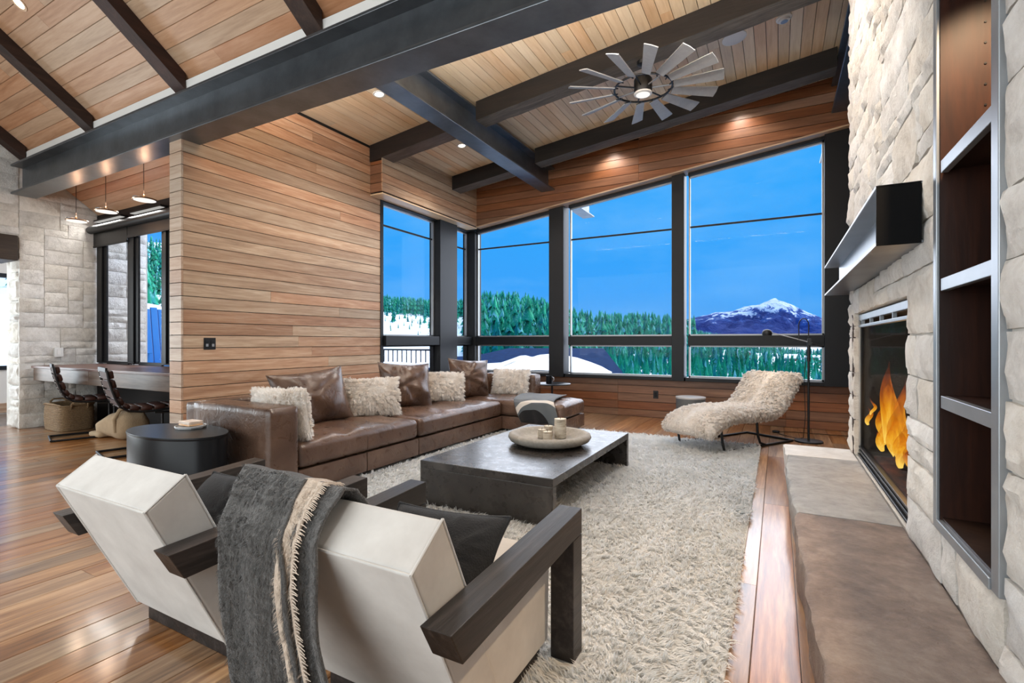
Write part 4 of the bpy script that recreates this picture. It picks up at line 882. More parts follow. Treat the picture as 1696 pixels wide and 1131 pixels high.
pillow('fur_cushion', 'cream sheepskin cushion between middle and corner leather cushions', 'cushion', (-3.76, 5.14, .62), .52, .38, .20, 58, -20, 'fur', 5, fur=14000, seed=33, group='sheepskin cushions')
pillow('fur_cushion', 'cream sheepskin cushion on the chaise end of the sofa', 'cushion', (-3.42, 6.27, .615), .58, .37, .18, 2, -14, 'fur', 0, fur=14000, seed=34, group='sheepskin cushions')
# patterned throw over the chaise end
mt2, nt, bb = new_mat('arc_throw'); tc = nd(nt, 'ShaderNodeTexCoord').outputs['Object']; sp = nd(nt, 'ShaderNodeSeparateXYZ', {0: tc})
dx = math2(nt, 'SUBTRACT', sp.outputs[0], .20); ds = math2(nt, 'ADD', math2(nt, 'ADD', sp.outputs[1], sp.outputs[2]), .235)
rr = math2(nt, 'SQRT', math2(nt, 'ADD', math2(nt, 'MULTIPLY', dx, dx), math2(nt, 'MULTIPLY', ds, ds)))
dx2 = math2(nt, 'ADD', dx, .11); r2_ = math2(nt, 'SQRT', math2(nt, 'ADD', math2(nt, 'MULTIPLY', dx2, dx2), math2(nt, 'MULTIPLY', ds, ds)))
c_ = ramp(nt, rr, [(0, s2l(88, 93, 97)), (.36, s2l(212, 205, 196)), (.43, s2l(98, 102, 106))], 'CONSTANT')
c_ = mixc(nt, math2(nt, 'LESS_THAN', r2_, .25), c_, s2l(30, 30, 32))
n1 = noise(nt, vec(nt, (1, 1, 1), False), 150, 2, .6); setp(nt, bb, col=c_, rough=.95, spec=.1, sheen=.2, normal=bump(nt, n1, .4, .01))
th_ = thing('patterned_throw', 'grey throw with cream and black arcs over the chaise end', 'throw', (-2.8, 5.66, .12))
path = [(6.38, .462), (6.2, .468), (6.0, .47), (5.8, .465), (5.68, .452), (5.632, .42), (5.624, .34), (5.622, .25), (5.625, .16)]
rows = []
for t in np.linspace(0, 1, 41):
    q = t * (len(path) - 1); i = min(int(q), len(path) - 2); f = q - i; y_ = path[i][0] * (1 - f) + path[i + 1][0] * f; z_ = path[i][1] * (1 - f) + path[i + 1][1] * f
    xl = -3.24 + .36 * t + .03 * math.sin(t * 5); xr = -2.58 + .22 * t
    rows.append([(xl + (xr - xl) * k / 32, y_ + (.012 * math.sin(k * .55 + t * 2) * max(0, t - .5) * 2 if t > .5 else 0) - .004, z_ + .005 * math.sin(k * .4 + t * 6)) for k in range(33)])
ob = build('cloth', MB().grid(np.array(rows)), M['arc_throw'], th_, sm=120, at=(-2.84, 5.94, .0)); sl = ob.modifiers.new('thickness', 'SOLIDIFY'); sl.thickness = .012; sl.offset = 1

# ================================================================== coffee table, bowl, candles
ct = thing('coffee_table', 'low dark zinc-clad coffee table on the rug', 'table', (-1.78, 3.75, .01))
TX0, TX1, TY0, TY1, TZ = -2.31, -1.25, 2.86, 4.65, .33
build('top', MB().box(TX0, TX1, TY0, TY1, TZ - .055, TZ), M['zinc'], ct, bev=.004)
for ya in (TY0, TY1 - .055): build('leg_panel', MB().box(TX0, TX1, ya, ya + .055, .014, TZ - .055), M['zinc'], ct, bev=.003)
BX, BY = -1.71, 3.84
bw = thing('stone_bowl', 'wide shallow stone bowl on the coffee table', 'bowl', (BX, BY, TZ))
build('body', MB().lathe([(.0001, .0), (.20, 0), (.28, .012), (.335, .035), (.352, .062), (.345, .085), (.322, .096), (.298, .092), (.28, .075), (.24, .045), (.16, .028), (.0001, .022)], 72, (BX, BY, TZ + .001)), M['bowl_stone'], bw, sm=60)
mbk, nt, bb = new_mat('birch'); v_ = vec(nt, (6, 6, 30)); n1 = noise(nt, v_, 1.5, 5, .7); n2 = noise(nt, vec(nt, (14, 14, 20)), 1, 3, .6)
setp(nt, bb, col=ramp(nt, n1, [(.34, s2l(92, 74, 58)), (.44, s2l(172, 160, 142)), (.7, s2l(206, 198, 184))]), rough=.8, normal=bump(nt, n1, .5, .01))
plain('wax', s2l(226, 214, 192), .5, 0, 9, .05)
for (cx_, cy_, r_, h_, lb) in ((-1.665, 3.97, .052, .165, 'tallest birch-bark candle in the stone bowl'), (-1.80, 3.88, .036, .075, 'short birch-bark candle at the left of the bowl'), (-1.725, 3.83, .040, .072, 'short birch-bark candle at the front of the bowl'), (-1.80, 4.02, .040, .085, 'short birch-bark candle behind the others')):
    z_ = TZ + .034; o = thing('candle', lb, 'candle', (cx_, cy_, z_), group='birch candles')
    build('bark', MB().lathe([(r_ * .98, 0), (r_, h_ * .3), (r_ * 1.01, h_ * .7), (r_, h_), (r_ * .9, h_), (r_ * .9, h_ - .008), (.0001, h_ - .008)], 24, (cx_, cy_, z_)), M['birch'], o, sm=40)
    build('wax', MB().lathe([(.0001, h_ - .01), (r_ * .9, h_ - .01), (r_ * .9, h_ - .003), (.0001, h_ - .004)], 24, (cx_, cy_, z_)), M['wax'], o)
    build('wick', MB().tube([(cx_, cy_, z_ + h_ - .006), (cx_ + .002, cy_, z_ + h_ + .014)], .0022, 6), M['black_metal'], o)

# ================================================================== two armchairs
def armchair():
    o = thing('armchair', '', 'armchair', (0, 0, 0), group='linen armchairs', local=True); hw = .322
    def soft(amount, seed):
        return lambda P: P + fbm(P * 4, 2, seed)[:, None] * amount
    def panel(name, poly, n_along, seed, hx=hw):               # upholstered slab: side polygon, gently rounded and puffed
        mb = MB().prism(poly, 'x', -hx, hx); b_ = build(name, mb, M['linen'], o, bev=.014, sm=0); b_.modifiers['bevel'].segments = 4
        b_.data.shade_smooth(); b_.data.set_sharp_from_angle(angle=math.radians(60)); b_.modifiers['bevel'].harden_normals = True; return b_
    back = panel('back', [(.275, .072), (0, .65), (.128, .745), (.345, .29), (.45, .072)], 8, 1)
    seat = panel('seat', [(.355, .072), (.80, .072), (.815, .40), (.80, .425), (.28, .405)], 8, 2, hw - .005)
    t_ = .0042
    for pts in ([(-hw, 0, .65), (hw, 0, .65)], [(hw, 0, .65), (hw, .128, .745)], [(-hw, 0, .65), (-hw, .128, .745)], [(hw, 0, .65), (hw, .275, .072)], [(-hw, 0, .65), (-hw, .275, .072)], [(hw, .128, .745), (hw, .29, .405)]):
        q = [Vector(p_) for p_ in pts]; q = [q[0].lerp(q[1], k / 6) * 1 for k in range(7)]; c_ = Vector((0, .16, .42)); q = [p_ + (c_ - p_) * .012 for p_ in q]
        build('piping', MB().tube([tuple(p_) for p_ in q], t_, 6), M['linen'], back, sm=60)
    for s_ in (-1, 1):
        xa, xb = sorted((s_ * .328, s_ * .42))
        build('arm', MB().prism([(.022, .522), (.072, .428), (.792, .466), (.882, .466), (.882, .562)], 'x', xa, xb), M['espresso'], o, bev=.003)
        build('front_leg', MB().prism([(.792, .014), (.882, .014), (.882, .464), (.792, .464)], 'x', xa, xb), M['espresso'], o, bev=.003)
        xs = s_ * .318; build('bolt', MB().tube([(s_ * .322, .56, .40), (s_ * .334, .56, .40)], .022, 12), M['black_metal'], o, sm=40)
    build('plinth', MB().box(-.29, .29, .30, .78, .0, .072), M['espresso'], o, bev=.004)
    return o
ch1 = armchair(); ch1['label'] = 'cream linen armchair with dark wooden arms draped with a grey throw'; ch1.location = (-1.08, .905, 0)
ch2 = copy_tree(ch1); ch2['label'] = 'cream linen armchair with dark wooden arms standing at the left'; ch2.location = (-2.115, .83, 0)
for (c_, lb, sd_) in (((-1.0, .905 + .41, .49), 'dark charcoal cushion in the armchair with the throw', 5), ((-2.04, .83 + .41, .49), 'dark charcoal cushion in the left armchair', 6)):
    pillow('accent_cushion', lb, 'cushion', c_, .46, .32, .15, 180, 42, 'charcoal_cloth', 3, wr=.02, seed=sd_, group='charcoal cushions', cord='charcoal_cloth')
# wool throw over the near chair
tw = thing('wool_throw', 'charcoal grey wool throw with cream reverse over the armchair back', 'throw', (-1.2, .86, .02))
pth = [(1.185, .56), (1.12, .66), (1.05, .762), (.99, .778), (.93, .735), (.882, .672), (.868, .55), (.872, .40), (.885, .22), (.895, .05)]
def drape(name, xl, xr, off, mat, seed, fold=.012, nx=30, ny=64, cut=1.0):
    rows = []
    for t in np.linspace(0, cut, ny):
        q = t * (len(pth) - 1); i = min(int(q), len(pth) - 2); f = q - i
        y_ = pth[i][0] * (1 - f) + pth[i + 1][0] * f; z_ = pth[i][1] * (1 - f) + pth[i + 1][1] * f
        a, b = np.interp(t, [0, .28, .5, .75, 1], xl), np.interp(t, [0, .28, .5, .75, 1], xr)
        d = np.array((-.5, .86)) if .2 < t < .5 else np.array((-1, 0)) if t >= .5 else np.array((.6, .6))
        row = []
        for k in range(nx + 1):
            x_ = a + (b - a) * k / nx; wv2 = fold * math.sin(k * 6.5 / nx * 1.6 + seed + t * 1.5) * (.25 + max(0, t - .35) * 1.9) + off
            row.append((x_ + .006 * math.sin(t * 11 + seed), y_ + d[0] * wv2, z_ + d[1] * wv2))
        rows.append(row)
    G = np.array(rows); G += (fbm(G.reshape(-1, 3) * 5, 2, seed) * .006).reshape(G.shape[0], G.shape[1], 1)
    b_ = build(name, MB().grid(G), M[mat], tw, sm=120); s_ = b_.modifiers.new('thickness', 'SOLIDIFY'); s_.thickness = .009; s_.offset = 0
    return G, b_
def fuzz(G, mat, parent, n, seed, L=.010, w_=.0009):
    g2 = np.random.default_rng(seed); m_, k_ = G.shape[:2]; i = g2.random(n) * (m_ - 1.001); j = g2.random(n) * (k_ - 1.001); a, b = i.astype(int), j.astype(int); fi, fj = (i - a)[:, None], (j - b)[:, None]
    P = G[a, b] * (1 - fi) * (1 - fj) + G[a + 1, b] * fi * (1 - fj) + G[a, b + 1] * (1 - fi) * fj + G[a + 1, b + 1] * fi * fj
    N = np.cross(G[a, b + 1] - G[a, b], G[a + 1, b] - G[a, b]); N /= np.maximum(np.linalg.norm(N, axis=1, keepdims=True), 1e-9); N *= np.where(N[:, 1:2] > 0, -1, 1); N = np.where((np.abs(N[:, 1:2]) < .2) & (N[:, 2:3] < 0), -N, N)
    T = np.tile((.2, 0, -1.0), (n, 1)); strands('nap', P + N * .0045, N, T, L, w_, M[mat], parent, .02, .7, seed, at=PW[parent])
Go, bo = drape('outer_fold', [-1.52, -1.50, -1.43, -1.385, -1.27], [-1.18, -1.20, -1.165, -1.10, -1.01], .030, 'throw_grey', 1)
Gc, bc = drape('cream_lining', [-1.30, -1.27, -1.23, -1.18, -1.10], [-1.12, -1.145, -1.125, -1.075, -.985], .016, 'throw_cream', 2)
Gi, bi = drape('inner_fold', [-1.3, -1.25, -1.21, -1.16, -1.08], [-1.06, -1.075, -1.06, -1.0, -.90], .004, 'throw_grey', 3)
fuzz(Go, 'throw_grey', bo, 26000, 1); fuzz(Gi, 'throw_grey', bi, 9000, 2); fuzz(Gc, 'throw_cream', bc, 7000, 3)
fr_ = MB()
for k in range(0, 150):
    i = min(k * (Gc.shape[0] - 1) / 150, Gc.shape[0] - 2); a = int(i); p_ = Gc[a, -1] * (1 - i + a) + Gc[a + 1, -1] * (i - a); j_ = rnd.uniform(-.006, .006)
    fr_.tube([tuple(p_), (p_[0] + .012, p_[1] - .002, p_[2] + j_ * .5), (p_[0] + .022 + rnd.uniform(-.006, .006), p_[1] - .002, p_[2] + j_ - .004)], [.002, .0018, .001], 4, False)
f_ = build('fringe', fr_, M['throw_cream'], bc); f_['kind'] = 'stuff'

# ================================================================== side tables
et = thing('end_table', 'black oval drum end table beside the sofa arm', 'table', (-3.83, 1.985, 0))
build('drum', MB().lathe([(.985, .001), (.985, .535), (.98, .538), (.0001, .538)], 72, (-3.83, 1.985, 0), .47, .245), M['satin_black'], et, sm=40)
build('top', MB().lathe([(.0001, .538), (.995, .538), (1.0, .542), (1.0, .552), (.995, .556), (.0001, .556)], 72, (-3.83, 1.985, 0), .47, .245), M['satin_black'], et, sm=40)
pc = on_plane(316, 709, .556)
pt = thing('ceramic_dish', 'small grey square dish on the oval end table', 'dish', (pc[0], pc[1], .556))
plain('ceramic', (.42, .42, .42), .3, 0, 8, .1)
build('plate', MB().prism([(pc[0] + .10 * math.cos(a), pc[1] + .10 * math.sin(a)) for a in np.linspace(.3, .3 + 2 * PI, 9)[:-1]], 'z', .557, .570), M['ceramic'], pt, bev=.004); build('rim', MB().tube([(pc[0] + .10 * math.cos(a), pc[1] + .10 * math.sin(a), .572) for a in np.linspace(0, 2 * PI, 25)], .005, 6), M['ceramic'], pt, sm=60)
cb = thing('coaster_stack', 'stack of marbled tan coasters in the grey dish', 'coasters', (pc[0], pc[1], .572)); stone('agate', s2l(196, 132, 84), s2l(216, 178, 140), s2l(238, 224, 206), 12, .05, .1, .3)
for k in range(3): build('coaster', MB().box(pc[0] - .07, pc[0] + .07, pc[1] - .05, pc[1] + .05, .5775 + k * .011, .588 + k * .011), M['agate'], cb, bev=.003)
rt = thing('round_side_table', 'slim round black side table behind the chaise end', 'table', (-3.04, 6.92, 0))
build('top', MB().lathe([(.0001, .545), (.28, .545), (.285, .55), (.285, .556), (.28, .56), (.0001, .56)], 48, (-3.04, 6.92, 0)), M['satin_black'], rt, sm=40)
build('stem', MB().tube([(-3.04, 6.92, .01), (-3.04, 6.92, .546)], .016, 12), M['black_metal'], rt, sm=40); build('base', MB().lathe([(.0001, 0.001), (.17, .001), (.17, .012), (.0001, .014)], 40, (-3.04, 6.92, 0)), M['black_metal'], rt, sm=40)
jr = thing('black_mug', 'black cylindrical mug on the round side table', 'mug', (-3.08, 6.9, .56)); build('body', MB().lathe([(.0001, .001), (.045, .001), (.047, .01), (.047, .12), (.042, .12), (.042, .02), (.0001, .018)], 28, (-3.08, 6.9, .56)), M['satin_black'], jr, sm=40)
build('handle', MB().tube([(-3.035, 6.9, .66), (-3.005, 6.9, .65), (-3.0, 6.9, .61), (-3.035, 6.9, .59)], .006, 8), M['light_steel'], jr, sm=60)
stl = thing('drum_stool', 'grey cylinder stool behind the fur chaise', 'stool', (-1.08, 7.3, 0)); plain('grey_drum', s2l(88, 92, 94), .6, 0, 6, .15, .1, 40)
build('body', MB().lathe([(.0001, .001), (.19, .001), (.196, .01), (.196, .40), (.0001, .40)], 48, (-1.08, 7.3, 0)), M['grey_drum'], stl, sm=40); build('top', MB().lathe([(.0001, .40), (.2, .40), (.202, .41), (.2, .422), (.0001, .424)], 48, (-1.08, 7.3, 0)), M['ceramic'], stl, sm=40)

# ================================================================== fur chaise longue
AX = np.array((.532, .847)); AP = np.array((.847, -.532)); O0 = np.array((-.76, 5.90))
def lg(t, s, z): return np.stack([O0[0] + AX[0] * t + AP[0] * s, O0[1] + AX[1] * t + AP[1] * s, z], -1)
lo_ = thing('chaise_longue', 'cream sheepskin chaise longue on a black tubular frame', 'chaise', (-.3, 6.4, 0))
cen = np.array([(-.25, .17), (-.2, .25), (-.08, .325), (.1, .37), (.35, .38), (.62, .365), (.85, .365), (.98, .415), (1.1, .52), (1.2, .63), (1.3, .735), (1.38, .80)])
tk = np.array([.085, .10, .095, .085, .08, .078, .078, .082, .082, .08, .075, .06]); dl = np.concatenate([[0], np.cumsum(np.linalg.norm(np.diff(cen, axis=0), axis=1))]); dl /= dl[-1]
def smooth_interp(q, xp, fp_):
    s = 0
    for o_ in (-.03, -.015, 0, .015, .03): s = s + np.interp(np.clip(q + o_, 0, 1), xp, fp_)
    return s / 5
def lounge(p, a, grow=0.0):                             # p along 0..1, a round the section 0..2pi
    y_ = smooth_interp(p, dl, cen[:, 0]); z_ = smooth_interp(p, dl, cen[:, 1]); e_ = .004
    ty = smooth_interp(p + e_, dl, cen[:, 0]) - smooth_interp(p - e_, dl, cen[:, 0]); tz = smooth_interp(p + e_, dl, cen[:, 1]) - smooth_interp(p - e_, dl, cen[:, 1]); L = np.hypot(ty, tz) + 1e-9
    ny, nz = -tz / L, ty / L; endf = np.clip(np.minimum(p, 1 - p) / .05, 0, 1) ** .5
    th = (smooth_interp(p, dl, tk) + grow) * (.35 + .65 * endf); hw_ = (.355 + grow) * (.86 + .14 * endf)
    ca_, sa_ = np.cos(a), np.sin(a); sx_ = np.sign(ca_) * np.abs(ca_) ** .55; sy_ = np.sign(sa_) * np.abs(sa_) ** .8
    return lg(y_ + ny * th * sy_, hw_ * sx_, z_ + nz * th * sy_)
pp, aa = np.meshgrid(np.linspace(0, 1, 60), np.linspace(0, 2 * PI, 41)[:-1], indexing='ij')
mb = MB().grid(lounge(pp, aa), closed=True); mb.f += [tuple(range(40))[::-1], tuple(range(59 * 40, 60 * 40))]
build('cushion', mb, M['fur'], lo_, sm=120)
g_ = np.random.default_rng(9); n_ = 130000; p_ = g_.random(n_) * .996 + .002; a_ = g_.random(n_) * 2 * PI; e_ = .01
P = lounge(p_, a_); dp = lounge(np.clip(p_ + e_, 0, 1), a_) - lounge(np.clip(p_ - e_, 0, 1), a_); da = lounge(p_, a_ + e_) - lounge(p_, a_ - e_); N = np.cross(dp, da); N /= np.maximum(np.linalg.norm(N, axis=1, keepdims=True), 1e-9)
cc = np.array((O0[0] + AX[0] * .5, O0[1] + AX[1] * .5, .3)); N *= np.where(np.einsum('ij,ij->i', N, P - lounge(p_, a_, -.03)) < 0, -1, 1)[:, None]
T = np.tile((-AX[0] * .6, -AX[1] * .6, -.5), (n_, 1)); strands('pile', P, N, T, .025, .0055, M['fur'], lo_, .026, .95, 9, at=PW[lo_], droop=.3)
def fr(t, s, z): return tuple(lg(np.array(t), np.array(s), np.array(z)))
build('base_frame', MB().tube([fr(0, .305, .014), fr(.6, .305, .014), fr(1.24, .305, .014), fr(1.25, .29, .014), fr(1.25, -.29, .014), fr(1.24, -.305, .014), fr(.6, -.305, .014), fr(0, -.305, .014)], .014, 8), M['black_metal'], lo_, sm=60)
for s_ in (-1, 1):
    build('front_leg', MB().tube([fr(0, .305 * s_, .014), fr(-.03, .30 * s_, .12), fr(-.02, .28 * s_, .24)], .014, 8), M['black_metal'], lo_, sm=60)
    build('rear_leg', MB().tube([fr(.72, .30 * s_, .016), fr(.62, .30 * s_, .05), fr(.60, .29 * s_, .12), fr(.60, .27 * s_, .31)], .014, 8), M['black_metal'], lo_, sm=60)

# ================================================================== floor lamp
LX, LY = .325, 6.86
fl = thing('floor_lamp', 'slender black reading lamp with looped cable beside the chaise', 'lamp', (LX, LY, 0))
build('base', MB().lathe([(.0001, .001), (.15, .001), (.152, .008), (.15, .018), (.03, .022), (.0001, .022)], 48, (LX, LY, 0)), M['black_metal'], fl, sm=40)
build('pole', MB().tube([(LX, LY, .02), (LX, LY, 1.20)], .0125, 12), M['black_metal'], fl, sm=60)
build('sleeve', MB().tube([(LX + .002, LY, .96), (LX + .002, LY, 1.19)], .019, 12), M['black_metal'], fl, sm=60)
build('clamp', MB().box(LX - .012, LX + .03, LY - .02, LY + .02, 1.15, 1.235), M['black_metal'], fl, bev=.004)
build('arm', MB().tube([(LX + .13, LY, 1.145), (LX, LY, 1.193), (LX - .17, LY, 1.245), (LX - .40, LY, 1.312)], .006, 8), M['alu'], fl, sm=60)
build('counterweight', MB().tube([(LX + .035, LY, 1.18), (LX + .14, LY, 1.142)], .014, 10), M['black_metal'], fl, sm=40)
build('cable_loop', MB().tube([(LX - .10, LY, 1.21), (LX - .10, LY, 1.30)] + [(LX - .05 + .052 * math.cos(a), LY, 1.39 + .085 * math.sin(a)) for a in np.linspace(PI * .98, 0, 14)] + [(LX, LY, 1.25)], .006, 8), M['black_metal'], fl, sm=60)
hd = build('head', MB().lathe([(.052, -.03), (.058, -.01), (.055, .015), (.04, .035), (.015, .045), (.0001, .046), (.0001, .040), (.035, .028), (.05, .0), (.05, -.03)], 28, (LX - .44, LY, 1.305)), M['black_metal'], fl, sm=60)
build('bulb', MB().lathe([(.0001, -.026), (.03, -.024), (.04, -.012), (.0001, .0)], 20, (LX - .44, LY, 1.305)), M['bulb'], hd, sm=60)
light('reading_lamp', 'SPOT', (LX - .44, LY, 1.27), 9, (1, .72, .42), (0, 0, 0), spot_size=math.radians(120), spot_blend=.5, shadow_soft_size=.03)
cordp = [(LX - .02, LY + .04, 1.1), (LX - .045, LY + .05, .7), (LX - .03, LY + .05, .3), (LX - .05, LY + .1, .03), (LX - .1, LY + .12, .008), (LX - .3, LY + .35, .008), (LX - .34, LY + .5, .012), (LX - .15, LY + .6, .008), (LX + .3, LY + .6, .008), (LX + .7, LY + .62, .008), (LX + 1.0, LY + .7, .008)]
lc = thing('lamp_cord', 'black lamp cord trailing over the floor behind the chaise', 'cord', (LX, LY, 0)); build('cable', MB().tube(cordp, .0045, 6), M['black_metal'], lc, sm=60)
build('dimmer', MB().rbox(LX - .39, LX - .30, LY + .47, LY + .53, .002, .03, .01, 3), M['black_metal'], lc, sm=60)

# ================================================================== outdoors
msn, nt, bb = new_mat('snow'); n1 = noise(nt, vec(nt, (1, 1, 1), False), .6, 6, .6); setp(nt, bb, col=(.86, .88, .90), rough=.8, spec=.2, normal=bump(nt, n1, .3, .2))
mtr, nt, bb = new_mat('terrain_snow'); v_ = vec(nt, (1, 1, 1), False); n1 = noise(nt, v_, .05, 6, .65); n2 = noise(nt, v_, .6, 4, .7)
setp(nt, bb, col=ramp(nt, math2(nt, 'MULTIPLY_ADD', n2, .5, math2(nt, 'MULTIPLY', n1, .5)), [(.32, s2l(60, 90, 84)), (.38, s2l(226, 232, 238)), (.8, s2l(236, 240, 245))]), rough=.9, spec=.1)
def vcrest(u): return np.interp(u, [-300, 150, 300, 450, 560, 640, 715, 790, 860, 915, 960, 1000, 1115, 1200, 1300, 1500, 1900], [420, 400, 405, 450, 500, 514, 520, 520, 523, 538, 549, 552, 557, 571, 588, 590, 585])
def ground_v(u, r):                                    # where the ground at depth r shows, as an elevation angle in pixels
    t = np.clip((r - 60) / 500, 0, 1); near = 655 - np.clip((760 - u) / 200, 0, 1) * 75; vc = vcrest(u); v = near + (vc - near) * (1 - (1 - t) ** 2.2)
    return v + np.clip((r - 580) / 300, 0, 1) * 30
def world_pt(u, r, z):
    a = (u - CX) / FPX; return FWD[0] * r + RGT[0] * a * r, FWD[1] * r + RGT[1] * a * r, z
def ground_z(u, r): return EYE - (ground_v(u, r) - CY) / FPX * r - np.clip((60 - r) / 40, 0, 1) * 0
us = np.linspace(-400, 2300, 120); rs_ = np.concatenate([np.linspace(22, 120, 20), np.linspace(128, 640, 50), np.linspace(660, 1100, 12)])
U, Rr = np.meshgrid(us, rs_, indexing='ij'); Z = ground_z(U, Rr); a = (U - CX) / FPX
G = np.stack([FWD[0] * Rr + RGT[0] * a * Rr, FWD[1] * Rr + RGT[1] * a * Rr, Z], -1); G[..., 2] += fbm(G.reshape(-1, 3) * .02, 3, 2).reshape(Z.shape) * 1.2 * np.clip((Rr - 40) / 80, 0, 1)
tag(build('snowy_hillside', MB().grid(G), M['terrain_snow'], sm=180, at=(0, 0, -8)), 'snow-covered hillside and valley below the house', 'hillside', kind='structure')
lake, nt, bb = new_mat('lake_ice'); setp(nt, bb, col=s2l(222, 218, 234), rough=.6)
tag(build('frozen_lake', MB().add([world_pt(1130, 500, -15), world_pt(2200, 420, -15), world_pt(2600, 3000, -15.5), world_pt(900, 3000, -15.5)], [(0, 1, 2, 3)]).add([world_pt(1130, 500, -17), world_pt(2200, 420, -17), world_pt(2600, 3000, -17.5), world_pt(900, 3000, -17.5)], [(3, 2, 1, 0)]), M['lake_ice']), 'pale frozen lake beyond the village', 'lake', kind='structure')
# conifers
mtree, nt, bb = new_mat('conifer'); oi = nd(nt, 'ShaderNodeObjectInfo'); geo = nd(nt, 'ShaderNodeNewGeometry'); pn = noise(nt, nd(nt, 'ShaderNodeVectorMath', {0: geo.outputs['Position'], 1: (.15, .15, .04)}, operation='MULTIPLY').outputs[0], 1, 2, .5)
c_ = ramp(nt, math2(nt, 'FRACT', math2(nt, 'MULTIPLY_ADD', pn, 2.7, oi.outputs['Random'])), [(0, s2l(18, 104, 74)), (.3, s2l(28, 144, 104)), (.55, s2l(18, 108, 112)), (.8, s2l(40, 160, 112)), (1, s2l(110, 176, 184))])
n2 = noise(nt, nd(nt, 'ShaderNodeTexCoord').outputs['Object'], 1.6, 3, .7); setp(nt, bb, col=mixc(nt, ramp(nt, n2, [(.55, (0, 0, 0)), (.7, (.5, .5, .5))]), c_, s2l(150, 200, 205)), rough=.9, spec=.1)
plain('trunk', s2l(70, 52, 44), .9, 0, 6, .2)
def conifer(seed, tiers=7, n=9, thin=1.0):
    r = random.Random(seed); V, F = [], []
    for k in range(tiers):
        t = k / tiers; zb = .08 + .86 * t; zt = min(1.0, zb + .30 * (1 - t * .45)); R_ = .17 * thin * (1 - t) ** .85 + .012; b = len(V); V.append((r.uniform(-.004, .004), r.uniform(-.004, .004), zt))
        for i in range(2 * n):
            a = PI * i / n + r.uniform(-.12, .12) + k; q = R_ * ((1.0 if i % 2 == 0 else .55) + r.uniform(-.2, .2)); V.append((q * math.cos(a), q * math.sin(a), zb - (.03 if i % 2 == 0 else -.02) + r.uniform(-.012, .012)))
        for i in range(2 * n): F.append((b, b + 1 + i, b + 1 + (i + 1) % (2 * n)))
    for i in range(5): V.append((.012 * math.cos(i * 1.256), .012 * math.sin(i * 1.256), 0)); 
    V.append((0, 0, .3)); b = len(V) - 6
    for i in range(5): F.append((b + i, b + (i + 1) % 5, b + 5))
    return V, F
low = [tuple(np.array(q) for q in conifer(90 + k, 4, 4, (.85, 1, 1.15)[k % 3])) for k in range(6)]
protos = []
for k in range(6):
    V, F = conifer(40 + k, 6 + k % 3, 8, (.8, 1, 1.2)[k % 3]); me = bpy.data.meshes.new('conifer'); me.from_pydata(V, [], F); me.materials.append(M['conifer']); protos.append((np.array(V), np.array(F), me))
spots = []; cells = {}; rt_ = random.Random(77)
def try_spot(u, r, h):
    if any(abs(u - a) * r / FPX < 13 and abs(r - b) < 15 for a, b in ((1235, 300), (1312, 340), (1350, 320))): return
    z = float(ground_z(np.array(u), np.array(r))) - .3; X_, Y_, _ = world_pt(u, r, z); k = (int(X_ // 4), int(Y_ // 4))
    for i in (-1, 0, 1):
        for j in (-1, 0, 1):
            for q in cells.get((k[0] + i, k[1] + j), ()):
                if (q[0] - X_) ** 2 + (q[1] - Y_) ** 2 < 13: return
    cells.setdefault(k, []).append((X_, Y_)); spots.append((r, X_, Y_, z, h, u))
for _ in range(3000):                                   # wooded hill beyond the corner
    u = rt_.uniform(770, 940); r = rt_.uniform(190, 600); try_spot(u, r, rt_.choice((8, 11, 14, 17, 21, 26)) * rt_.uniform(.85, 1.1))
for _ in range(1100): u = rt_.uniform(600, 780); r = rt_.uniform(430, 610); try_spot(u, r, rt_.uniform(12, 19))
for _ in range(40): u = rt_.uniform(600, 760); r = rt_.uniform(300, 470); try_spot(u, r, rt_.uniform(6, 12))
for _ in range(110): u = rt_.uniform(590, 760); r = rt_.uniform(230, 450); try_spot(u, r, rt_.uniform(1.2, 4.5))
for _ in range(260): u = rt_.uniform(180, 330); r = rt_.uniform(90, 420); try_spot(u, r, rt_.uniform(8, 15))
for _ in range(1500): u = rt_.uniform(930, 1150); r = 190 + 400 * rt_.random(); try_spot(u, r, rt_.choice((8, 11, 14, 17, 22, 24)) * rt_.uniform(.85, 1.1) * (1 if r > 250 else .65))
for _ in range(1500):
    u = rt_.uniform(1130, 1420); r = rt_.uniform(170, 560)
    if u > 1200 and 230 < r < 380 and rt_.random() < .8: continue
    h = rt_.uniform(9, 14) * np.interp(u, [1130, 1220, 1400], [1.05, .85, .62]); try_spot(u, r, h)
for _ in range(900): u = rt_.uniform(1005, 1400); r = rt_.uniform(85, 200); try_spot(u, r, rt_.uniform(6, 9.5) * np.interp(u, [1000, 1250, 1400], [1, .9, .75]) * r / 170)
for _ in range(80): u = rt_.uniform(-300, 560); r = rt_.uniform(60, 260); try_spot(u, r, rt_.uniform(9, 16))
spots.sort(); inview = [s for s in spots if 610 < s[5] < 1400]; first = set(id(s) for s in inview[:270])
SV, SF, off_ = [], [], 0
